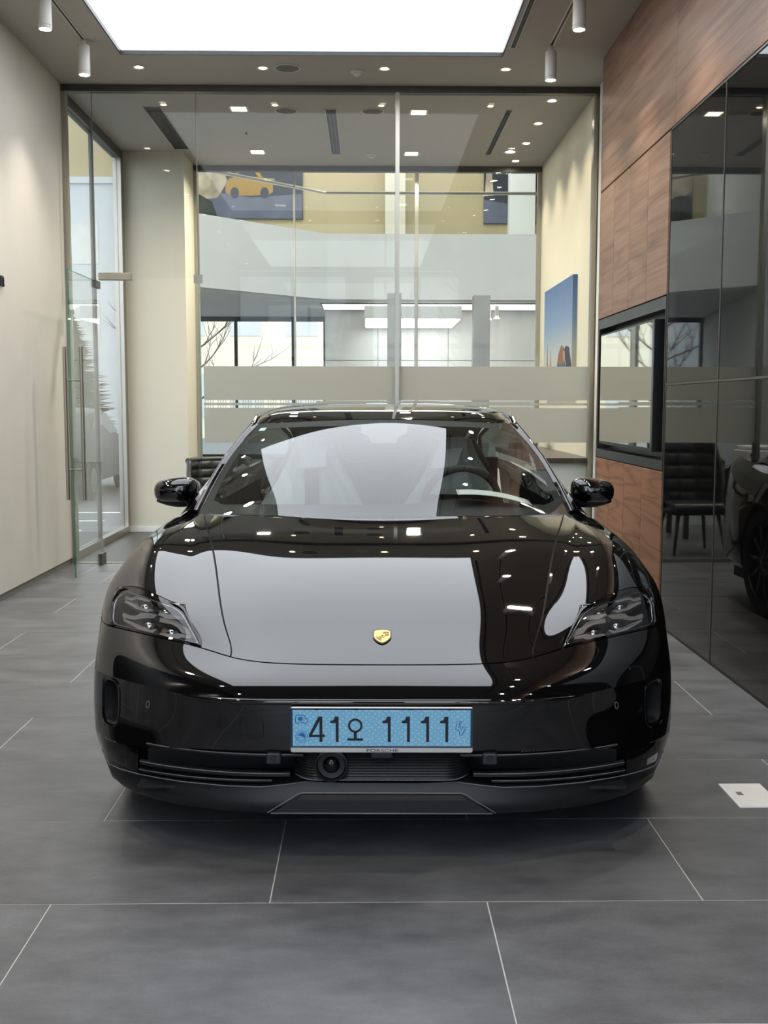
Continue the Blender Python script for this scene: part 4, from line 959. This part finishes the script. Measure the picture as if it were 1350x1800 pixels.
m.grid(rows); m.build('sensor_dome', 'black_gloss', s_, True)
MB().bbox(-.035, .035, -.004, .03, .322, .345, .006).build('front_camera', 'black_satin', car)
for sg in (1, -1):
    ps = MB().bbox(sg*.322-.022, sg*.322+.022, .012, .06, .300, .335, .005).build('parking_sensor', 'dark_grey', car)
    MB().lathe((sg*.322, .011, .318), [(.011, 0), (.011, -.002), (.008, -.002)], 'y', 18).build('sensor_face', 'black_satin', ps, True, angle=40)
# air curtain slots in the bumper corners, tow cover, side sensors
for sg in (1, -1):
    poly = [(5.97+.35*math.copysign(abs(math.cos(a))**.5, math.cos(a)), 1.20+.68*math.copysign(abs(math.sin(a))**.5, math.sin(a))) for a in np.linspace(0, 2*math.pi, 41)[:-1]]
    def P2(u, v, h): return pt(NB, u, min(v, 2), sg, h)
    n2 = len(poly); cu = 5.97; cv = 1.20
    rows = [[P2(cu+(u-cu)*s, cv+(v-cv)*s, h) for u, v in poly+poly[:1]] for s, h in ((1.15, -.002), (1.12, .0025), (1.02, .003), (.92, -.004), (.86, -.03), (.84, -.06), (.02, -.06))]
    sl = MB().grid(rows[:4]).build('air_curtain', 'black_gloss', car, True, angle=60)
    MB().grid(rows[3:]).build('slot_void', 'black_matte', sl, True, angle=40)
    so = MB().tube([P2(4.53+.06*math.cos(a), 1.42+.11*math.sin(a), .0005) for a in np.linspace(0, 2*math.pi, 17)[:-1]], .0012, 5, True).build('parking_sensor', 'satin_edge', car, True)
m = MB(); tc = [(1.76, 1.31), (1.93, 1.34), (2.10, 1.31), (2.12, .95), (2.10, .57), (1.93, .54), (1.76, .57), (1.74, .95)]
m.tube([pt(NB, u, v, -1, .0) for u, v in tc], .0016, 5, True); m.build('tow_cover', 'black_matte', car, True)
# small white label on the right corner trim
MB().add([(.898, .325, .272), (.918, .365, .276), (.916, .366, .244), (.896, .327, .240)], [(0, 1, 2, 3)]).build('sticker', 'white_plastic', car).location = (.003, -.008, 0)

# ---- number plate
lpz = .4245
lic = MB().bbox(-.268, .268, -.030, -.006, .349, .484, .007, 2).build('license_plate', 'white_plastic', car, True, angle=40)
lic['label'] = 'light blue plate reading 41 1111 in a white holder'
MB().bbox(-.2675, .2675, -.0325, -.029, .3665, .4845, .0012, 1).build('plate_frame', 'plate_frame_blue', lic)
MB().bbox(-.2600, .2600, -.0345, -.0324, .3715, .4795, .0008, 1).build('plate_sheet', 'plate_blue', lic)
YP = -.0348
def pfl(poly, name='plate_character', m='plate_dark', d=.0009): return MB().prism(poly, d, lambda x, z, h: (x, YP-h, lpz+z)).build(name, m, lic)
def px2(X, Y): return (-.2595+(X-78)*.519/(1272-78), .0525-(Y-92)*.105/(322-92))     # crop pixels of the plate -> metres
def one(x0): return [px2(x0+X, Y) for X, Y in ((29, 128), (55, 128), (55, 293), (36, 293), (36, 170), (0, 170), (0, 156), (18, 152), (27, 140))]
pfl([px2(*p) for p in ((250, 128), (277, 128), (277, 245), (293, 245), (293, 262), (277, 262), (277, 293), (257, 293), (257, 262), (187, 262), (187, 246))])
pfl([px2(*p) for p in ((257, 160), (257, 246), (209, 246))], 'plate_hole', 'plate_blue', .0011)
pfl(one(331))
for x0 in (681, 810, 939, 1068): pfl(one(x0))
ring = MB(); cc = px2(498, 187); ro, ri = .0213, .0150
A_ = np.linspace(0, 2*math.pi, 33)
ring.grid([[(cc[0]+r*math.cos(a), YP-h, lpz+cc[1]+r*math.sin(a)) for a in A_] for r, h in ((ro, 0), (ro, .0009), (ri, .0009), (ri, 0))]); ring.build('plate_character', 'plate_dark', lic)
pfl([px2(*p) for p in ((488, 230), (508, 230), (508, 270), (550, 270), (550, 285), (446, 285), (446, 270), (488, 270))])
def pl(pts, r=.0011, closed=True, name='plate_symbol'): return MB().tube([(px2(*p)[0], YP, lpz+px2(*p)[1]) for p in pts], r, 5, closed).build(name, 'plate_print', lic, True)
pl([(100, 118), (155, 118), (165, 140), (177, 145), (177, 165), (165, 170), (158, 178), (146, 166), (122, 166), (114, 178), (103, 172), (96, 165), (97, 140)])
pfl([px2(*p) for p in ((112, 140), (122, 130), (140, 130), (140, 136), (150, 136), (150, 140), (140, 140), (140, 146), (150, 146), (150, 150), (140, 150), (140, 155), (122, 155), (112, 148))], 'plate_symbol', 'plate_print', .0006)
cs = (137, 260)
for R_ in (40, 29): pl([(cs[0]+R_*math.cos(a), cs[1]+R_*math.sin(a)) for a in np.linspace(0, 6.28, 25)[:-1]], .0005 if R_ == 40 else .0007)
pfl([px2(cs[0]+R_*math.cos(a), cs[1]-R_*math.sin(a)) for a, R_ in [(t, 24) for t in np.linspace(-.4, 2.75, 12)]+[(2.5, 10), (1.6, 3), (0, 8)]], 'plate_symbol', 'plate_print', .0005)
pl([(1184, 162), (1213, 158), (1211, 170), (1196, 172), (1195, 180), (1208, 179), (1206, 189), (1193, 190), (1190, 200), (1207, 199), (1210, 222), (1222, 196), (1244, 194), (1216, 250), (1200, 250), (1194, 214), (1172, 214)], .0009)
v, f = text_mesh('PORSCHE', .0125, .0003, 1.75)
MB().add([(x+.002, -.0305-z, .3572+y) for x, y, z in v], f).build('holder_lettering', 'dark_grey', lic)
for x in (-.19, -.075, .085, .20): MB().box(x-.006, x+.006, -.0338, -.031, .4795, .484).build('holder_clip', 'black_matte', lic)

# ---- hood crest
def crest():
    u0, v0 = .0, 2.0
    # find surface frame at the badge centre
    best = min(np.arange(2.1, 4, .01), key=lambda v: abs(NA.S(0, v)[1]-.262))
    c0 = Vector(NA.S(0, best)); n0 = Vector(NA.N(0.0001, best))*NSIGN; x0 = Vector((1, 0, 0)); y0 = n0.cross(x0).normalized()
    if y0.z < 0: y0 = -y0
    def fn(x, y, h): return tuple(c0+x0*x+y0*y+n0*(.0005+h))
    W_, H_ = .0295, .040
    def shield(s): return [(-W_*s, H_*.78*s), (-W_*.8*s, H_*.93*s), (-W_*.4*s, H_*s), (0, H_*1.02*s), (W_*.4*s, H_*s), (W_*.8*s, H_*.93*s), (W_*s, H_*.78*s), (W_*s, -H_*.05*s), (W_*.9*s, -H_*.32*s), (W_*.62*s, -H_*.68*s), (W_*.3*s, -H_*.93*s), (0, -H_*1.04*s), (-W_*.3*s, -H_*.93*s), (-W_*.62*s, -H_*.68*s), (-W_*.9*s, -H_*.32*s), (-W_*s, -H_*.05*s)]
    b = MB().prism(shield(1), .003, fn).build('hood_badge', 'badge_black', car); b['label'] = 'gold shield crest with red and black stripes'
    MB().prism(shield(.88), .0042, fn).build('shield_face', 'gold', b)
    for k in range(4):
        y = .024-k*.0068
        MB().prism([(.002, y), (.0215, y), (.0215, y-.0028), (.002 if y > .012 else .009, y-.0028)] if True else [], .0048, fn).build('stripe', 'badge_black' if k == 0 else 'badge_red', b)
        y = -.005-k*.0072; x1 = -.0215+max(0, k-.4)*.0055
        MB().prism([(x1, y), (-.002, y), (-.002, y-.0028), (x1+.002, y-.0028)], .0048, fn).build('stripe', 'badge_red' if k % 2 == 0 else 'badge_black', b)
    MB().prism([(-.0085, .011), (.0085, .011), (.0085, 0), (.004, -.006), (0, -.0075), (-.004, -.006), (-.0085, 0)], .0056, fn).build('centre_shield', 'gold', b)
    MB().prism([(-.003, -.003), (-.001, .004), (.001, .007), (.003, .004), (.005, .005), (.003, -.001), (.001, .001), (.002, -.004)], .0062, fn).build('horse', 'badge_black', b)
crest()

# ---- windscreen, roof, pillars
def loft(name, rows, material, parent, nu=24, nv=24, smooth=True, angle=None, extra=None):
    R_ = np.array(rows, float)
    net = Plain(R_)
    mb = MB(); mb.grid([[tuple(net(u, v)) for u in np.linspace(0, R_.shape[1]-1, nu)] for v in np.linspace(0, R_.shape[0]-1, nv)])
    if extra: extra(mb, net)
    return mb.build(name, material, parent, smooth, angle=angle)
class Plain:
    """open uniform B-spline through its border"""
    def __init__(s, P):
        s.T = P; C = P.copy()
        for _ in range(3):
            s.ext(C); E = np.array([[s(j, i) for j in range(P.shape[1])] for i in range(P.shape[0])]); C = C+(P-E)
        s.ext(C)
    def ext(s, C):
        A = np.concatenate([2*C[:, :1]-C[:, 1:2], C, 2*C[:, -1:]-C[:, -2:-1]], 1); s.C = np.concatenate([2*A[:1]-A[1:2], A, 2*A[-1:]-A[-2:-1]], 0)
    def __call__(s, u, v):
        i = min(int(u), s.T.shape[1]-2); j = min(int(v), s.T.shape[0]-2)
        return np.einsum('a,b,abc->c', _bs(v-j), _bs(u-i), s.C[j:j+4, i:i+4])
def mir(h): return [(-x, y, z) for x, y, z in h[:0:-1]]+h
WS = [mir(h) for h in (
 [(0, 1.0475, 0.7), (0.28, 1.1, 0.7228), (0.52, 1.2408, 0.7838), (0.7, 1.4089, 0.8568), (0.795, 1.52, 0.905)],
 [(0, 1.3578, 0.978), (0.27, 1.4051, 0.9853), (0.5, 1.5309, 1.0049), (0.665, 1.6733, 1.027), (0.755, 1.77, 1.042)],
 [(0, 1.7023, 1.162), (0.26, 1.7402, 1.1621), (0.47, 1.8344, 1.1624), (0.62, 1.939, 1.1628), (0.7, 2.008, 1.163)],
 [(0, 2.0794, 1.301), (0.25, 2.1027, 1.297), (0.43, 2.1523, 1.2886), (0.555, 2.2042, 1.2798), (0.622, 2.238, 1.274)])]
ws = loft('windshield', WS, 'windscreen_glass', car, 41, 33)
wnet = Plain(np.array(WS, float))
def wpt(u, v, off=-.004):
    p = wnet(u, v); a = wnet(min(u+.01, 8), v)-wnet(max(u-.01, 0), v); b = wnet(u, min(v+.01, 3))-wnet(u, max(v-.01, 0)); n = np.cross(a, b); n /= np.linalg.norm(n)
    if n[2] < 0: n = -n
    return tuple(p+n*off)
fr = MB()   # black ceramic border inside the glass
fr.grid([[wpt(u, v) for u in np.linspace(0, 8, 41)] for v in np.linspace(0, .45, 6)]); fr.grid([[wpt(u, v) for u in np.linspace(0, 8, 41)] for v in np.linspace(2.80, 3, 4)])
for a, b in ((0, .42), (7.58, 8)): fr.grid([[wpt(u, v) for u in np.linspace(a, b, 5)] for v in np.linspace(.45, 2.80, 20)])
fr.grid([[wpt(4+t*w, v) for t in np.linspace(-1, 1, 9)] for v, w in ((2.80, .42), (2.55, .40), (2.45, .26), (2.25, .2))])
fr.build('glass_border', 'black_matte', ws, True)
MB().grid([[wpt(u, v, .0008) for u in np.linspace(.60, .98, 4)] for v in np.linspace(2.68, 2.80, 3)]).build('sticker', 'sticker_blue' if 'sticker_blue' in MATS else 'paper', ws)
ROOF = [mir(h) for h in (
 [(0, 2.0834, 1.3015), (0.25, 2.1067, 1.2975), (0.43, 2.1563, 1.2891), (0.555, 2.2082, 1.2803), (0.622, 2.242, 1.2745)],
 [(0, 2.35, 1.352), (.27, 2.36, 1.349), (.46, 2.38, 1.340), (.58, 2.42, 1.328), (.642, 2.46, 1.305)],
 [(0, 2.8, 1.381), (.28, 2.8, 1.378), (.47, 2.81, 1.368), (.60, 2.83, 1.350), (.66, 2.85, 1.322)],
 [(0, 3.3, 1.362), (.28, 3.3, 1.358), (.46, 3.3, 1.347), (.58, 3.3, 1.325), (.645, 3.3, 1.295)],
 [(0, 3.9, 1.245), (.26, 3.9, 1.240), (.43, 3.9, 1.225), (.53, 3.9, 1.205), (.60, 3.9, 1.175)],
 [(0, 4.45, 1.06), (.28, 4.45, 1.055), (.46, 4.45, 1.045), (.58, 4.45, 1.03), (.66, 4.45, 1.00)],
 [(0, 4.80, 1.00), (.3, 4.79, .995), (.5, 4.76, .985), (.64, 4.72, .97), (.74, 4.66, .94)])]
loft('roof', ROOF, 'black_paint', car, 45, 60)
for sg in (1, -1):
    base = [(.812, 1.525, .905), (.785, 1.72, 1.005), (.742, 1.95, 1.118), (.690, 2.14, 1.210), (.655, 2.28, 1.268), (.662, 2.5, 1.305), (.672, 2.85, 1.318), (.655, 3.3, 1.288), (.61, 3.9, 1.168), (.67, 4.45, .995)]
    inn = [wpt(8 if sg > 0 else 0, v, 0) for v in np.linspace(0, 3, 20)]
    # pillar skin between glass edge and the side rail, finished by a rounded rail
    def rail(t):
        k = t*(len(base)-1); i = min(int(k), len(base)-2); return lerp3(base[i], base[i+1], k-i)
    m = MB(); out = [rail(t) for t in np.linspace(0, 4/9, 20)]
    m.grid([[p for p in inn], [((p[0]*sg+q[0])/2*sg, (p[1]+q[1])/2-.006, (p[2]+q[2])/2+.012) for p, q in zip(inn, out)], [(q[0]*sg, q[1], q[2]) for q in out]])
    m.tube([(q[0]*sg, q[1], q[2]) for q in [rail(t) for t in np.linspace(0, 1, 50)]], .014, 10)
    m.build('roof_pillar', 'black_paint', car, True, angle=60)
    pth = [rail(t) for t in np.linspace(.01, .42, 24)]
    MB().tube([((q[0]+.008)*sg, q[1]-.012, q[2]+.006) for q in pth], .0022, 5).build('pillar_seal', 'satin_edge', car, True)
    # side glass
    belt = [(.875, 1.50, .895), (.885, 2.1, .925), (.895, 2.9, .945), (.90, 3.5, .965), (.86, 4.1, .985), (.76, 4.5, .99)]
    top = [(.815, 1.56, .92), (.70, 2.14, 1.20), (.665, 2.9, 1.305), (.65, 3.4, 1.27), (.62, 3.95, 1.15), (.665, 4.44, 1.0)]
    g_ = MB(); g_.grid([[(b_[0]*sg, b_[1], b_[2]) for b_ in belt], [((a[0]+b_[0])/2*sg+.012*sg, (a[1]+b_[1])/2, (a[2]+b_[2])/2) for a, b_ in zip(top, belt)], [(a[0]*sg, a[1], a[2]) for a in top]]); g_.build('side_window', 'tinted_glass', car, True)
# ---- body sides and tail
def bottom(y):
    if 3.45 < y < 4.21: return .355+math.sqrt(max(0, .385**2-(y-3.83)**2))
    return .22 if y < 3.5 else .28
for sg in (1, -1):
    ys_ = list(np.linspace(1.44, 3.42, 26))+list(3.83+.385*np.cos(np.linspace(math.pi, 0, 21)))+list(np.linspace(4.26, 4.86, 10))
    rows = []
    for y in ys_:
        bulge = math.exp(-((y-3.85)/.55)**2)*.03; taper = max(0, y-4.2)**2*.25; zb = bottom(y)
        belt_x = (.872+.02*min(1, (y-1.44)/1.5))-taper*.9-max(0, y-3.6)*.05; bz = .888+.035*(y-1.44)/1.2 if y < 2.9 else .931+(y-2.9)*.035
        pr = [(belt_x, bz), (belt_x+.035, bz-.02), (.945+bulge*.7-taper, bz-.10), (.968+bulge-taper, .70), (.962+bulge-taper, .56 if zb < .5 else zb+.02), (.965+bulge*.6-taper, .42 if zb < .4 else zb+.01), (.945-taper, zb)]
        rows.append([(x*sg, y, max(z, zb)) for x, z in pr])
    m = MB(); m.grid(rows); e = [r[-1] for r in rows]; m.grid([e, [(p[0]*.9, p[1], p[2]) for p in e]])
    m.build('body_side', 'black_paint', car, True, angle=50)
m = MB(); tl = [(-.86, .28), (-.84, .6), (-.80, .9), (-.74, .95), (-.5, .99), (0, 1.0), (.5, .99), (.74, .95), (.80, .9), (.84, .6), (.86, .28)]
m.grid([[(x, 4.86-.10*abs(x), z) for x, z in tl], [(x*.6, 4.95-.06*abs(x), .6+(z-.6)*.6) for x, z in tl], [(0, 4.96, .6) for _ in tl]]); m.build('rear_bumper', 'black_paint', car, True)
MB().box(-.62, .62, 4.925, 4.935, .80, .83).build('tail_lamp', 'lamp_red', car)
MB().box(-.80, .80, .36, 4.75, .13, .20).build('underbody', 'black_matte', car)
for a, b in ((1.32, 3.42),): MB().box(-.88, .88, a, b, .16, .32).build('sill_box', 'black_matte', car)
# ---- wheels
mat('tyre_rubber', (.014, .014, .014), .75, .2, 40, .2, 60); mat('rim_dark', srgb(70, 70, 74), .3, .05, 20, metal=.9)
def wheel(x, y, sg):
    w_ = MB().lathe((x-sg*.12, y, .355), [(.24, 0), (.33, sg*.005), (.352, sg*.03), (.355, sg*.12), (.352, sg*.21), (.33, sg*.235), (.25, sg*.232)], 'x', 40, False, False).build('wheel', 'tyre_rubber', car, True, angle=35)
    MB().lathe((x+sg*.07, y, .355), [(.252, sg*.045), (.245, 0), (.235, -sg*.12)], 'x', 40, False, False).build('rim', 'rim_dark', w_, True)
    for k in range(10):
        a = k*math.pi/5
        MB().tube([(x+sg*.085, y+.03*math.cos(a), .355+.03*math.sin(a)), (x+sg*.095, y+.24*math.cos(a+.06), .355+.24*math.sin(a+.06))], [.022, .013], 6).build('spoke', 'rim_dark', w_, True)
    MB().lathe((x+sg*.06, y, .355), [(.05, 0), (.05, sg*.04), (.03, sg*.05)], 'x', 20).build('hub_cap', 'rim_dark', w_, True, angle=40)
    MB().lathe((x+sg*.0, y, .355), [(.19, 0), (.19, sg*.02)], 'x', 30).build('brake_disc', 'steel', w_)
for y in (.935, 3.83):
    for sg in (1, -1): wheel(sg*.845, y, sg)
for sg in (1, -1): MB().grid([[(sg*.60, .93+.40*math.cos(a), .355+.40*math.sin(a)) for a in np.linspace(0, math.pi, 18)], [(sg*.95, .93+.39*math.cos(a), .355+.39*math.sin(a)) for a in np.linspace(0, math.pi, 18)]]).build('wheel_liner', 'black_matte', car, True)
# ---- door mirrors
for sg in (1, -1):
    m = MB(); cxm, cym, czm = .946, 1.79, .980
    prof = []
    N1, N2 = 28, 18
    rows = []
    for t in np.linspace(-math.pi/2, math.pi/2, N2):
        row = []
        for a in np.linspace(0, 2*math.pi, N1+1):
            se = lambda v_, e_: math.copysign(abs(v_)**e_, v_)
            x = .098*se(math.cos(t), .6)*se(math.cos(a), .62); z = .068*se(math.cos(t), .6)*se(math.sin(a), .62); y = .085*math.sin(t)
            if y > .02: y = .02+(y-.02)*.35
            zt = (x+.105)/.21            # outboard end lower and slimmer
            z = z*(1.0-.16*zt)-.010*zt+(.0 if z > 0 else .012)
            row.append((sg*(cxm+x), cym+y, czm+z))
        rows.append(row)
    m.grid(rows); mr_ = m.build('door_mirror', 'black_paint', car, True)
    low = []
    for t in np.linspace(0, 1, 14):
        low.append((sg*(.866+.165*t), 1.785, .930-.004*t+.016*t*t))
    MB().tube(low, [.012+.016*math.sin(math.pi*min(1, .15+t*.8)) for t in np.linspace(0, 1, 14)], 10).build('mirror_underside', 'black_satin', mr_, True)
    MB().tube([(sg*.83, 1.75, .885), (sg*.852, 1.765, .905), (sg*.878, 1.78, .922), (sg*.912, 1.79, .940)], [.026, .024, .024, .02], 10).build('mirror_arm', 'black_satin', mr_, True)
    MB().grid([[(sg*(cxm+.085*math.cos(a)*r), cym+.052, czm+.042*math.sin(a)*r) for a in np.linspace(0, 2*math.pi, 21)] for r in (1, .5, .01)]).build('mirror_glass', 'lamp_reflector', mr_)
# ---- cabin
cab = MB(); P = []
for x in np.linspace(-.74, .74, 21):
    hump = .018*math.exp(-((x-.37)/.2)**2); P.append([(x, 1.40+.08*abs(x), .865), (x, 1.55, .885+hump*.5), (x, 1.80, .915+hump), (x, 1.92, .90+hump*2), (x, 1.97, .84), (x, 1.98, .60)])
cab.grid(P); dash = cab.build('dashboard', 'dash_black', car, True, angle=40)
MB().prism([(.18, .84), (.56, .84), (.55, .955), (.19, .955)], .03, lambda x, z, h: (x, 1.88+h, z)).build('instrument_display', 'black_gloss', dash)
MB().bbox(-.2, .16, 1.955, 1.985, .74, .87, .006).build('centre_display', 'black_gloss', dash)
cn = MB().bbox(-.13, .13, 1.95, 2.9, .36, .62, .03).build('centre_console', 'dash_black', car, True)
MB().box(-.78, .78, 1.3, 4.2, .30, .34).build('cabin_floor', 'dash_black', car)
MB().box(-.76, .76, 4.2, 4.3, .34, 1.02).build('rear_bulkhead', 'dash_black', car)
MB().box(-.78, .78, 1.30, 1.36, .34, .86).build('firewall', 'dash_black', car)
for sg in (1, -1): MB().grid([[(sg*.84, y, z) for y in np.linspace(1.5, 4.2, 6)] for z in (.34, .6, .88)]).build('door_card', 'dash_black', car)
stw = MB().tube([(.37+.178*math.cos(a), 2.03-.075*math.sin(a), .900+.172*math.sin(a)) for a in np.linspace(0, 2*math.pi, 37)[:-1]], .017, 10, True).build('steering_wheel', 'seat_black', car, True)
MB().bbox(.31, .43, 1.985, 2.04, .85, .93, .015).build('wheel_hub', 'black_satin', stw)
for a in (0, math.pi, -math.pi/2): MB().tube([(.37+.05*math.cos(a), 2.02-.03*math.sin(a), .89+.05*math.sin(a)), (.37+.168*math.cos(a), 2.03-.075*math.sin(a), .9+.165*math.sin(a))], .012, 7).build('wheel_spoke', 'black_satin', stw, True)
def seat(x, cover):
    def bk(m, s, zt, name, mt, par):
        rows = []
        for t in np.linspace(0, 1, 16):
            z = .52+t*(zt-.52); y = 2.42+.22*t; w = (.25-.02*t if t < .62 else .238-.40*(t-.62)**1.2)*s+.0; w = max(w, .10)
            rows.append([(x+w*math.sin(a), y+.07*(1-math.cos(a))*.5-.055*math.cos(a)*s, z) for a in np.linspace(-math.pi, math.pi, 25)])
        m.grid(rows); m.add(rows[-1][:-1], [tuple(range(24))]); return m.build(name, mt, par, True)
    st = MB().bbox(x-.25, x+.25, 1.98, 2.52, .36, .55, .05, 3).build('front_seat', 'seat_black', car, True)
    bk(MB(), 1, 1.185, 'backrest', 'seat_black', st)
    hd = MB(); 
    if cover:
        # loose transparent film hanging from the headrest
        rows = []
        rnd = random.Random(int(x*100))
        for t in np.linspace(0, 1, 26):
            z = 1.205-t*.62; w = .085+.20*min(1, t*1.7)**1.15
            row = []
            for a in np.linspace(-1, 1, 30):
                y = 2.47-.17*t+.10*a*a*(1-.3*t)+.010*math.sin(a*9+t*5)+.006*math.sin(a*23-t*9)
                row.append((x+a*w+.006*math.sin(t*14+a*3), y, z-.015*a*a))
            rows.append(row)
        MB().grid(rows).build('protective_film', 'clear_film', st, True)
    return st
s1 = seat(-.37, True); s2 = seat(.37, True)
for x, dx in ((-.355, 0), (.30, .03)):
    tgp = MB().add([(x-.07, 2.31, 1.05), (x+.06, 2.31, 1.06), (x+.065+dx, 2.34, 1.155), (x-.07+dx, 2.34, 1.14)], [(0, 1, 2, 3)]).build('paper_tag', 'paper', s1 if x < 0 else s2)
MB().box(-.40, -.33, 2.315, 2.32, .62, 1.05).build('dark_strip', 'seat_black', s1)
for x in (-.36, .36):
    rs = MB().bbox(x-.3, x+.3, 3.25, 3.75, .4, .56, .05, 3).build('rear_seat', 'seat_black', car, True); MB().bbox(x-.3, x+.3, 3.68, 3.85, .5, 1.0, .05, 3).build('rear_backrest', 'seat_black', rs, True)
rm_ = MB().bbox(-.125, .125, 2.055, 2.085, 1.165, 1.225, .014, 3).build('rear_view_mirror', 'black_satin', car, True); MB().tube([(0, 2.07, 1.22), (0, 2.06, 1.275)], .014, 8).build('mirror_stalk', 'black_satin', rm_, True)
# sheet of paper lying on the dashboard
sh = MB(); sh.grid([[(.33+.34*a, 1.70+.14*b+.05*a, .952+.030*math.sin(a*2.2+.6)-.045*a+.012*b) for a in np.linspace(0, 1, 14)] for b in np.linspace(0, 1, 5)])
o = sh.build('paper_sheet', 'paper', None, True); o.matrix_world = Matrix.Translation((.042, 3.12, 0)) @ Matrix.Rotation(-.019, 4, 'Z')
sm = o.modifiers.new('thickness', 'SOLIDIFY'); sm.thickness = .0008
tag(o, 'white printed sheet curled on the dashboard behind the windscreen', 'paper')
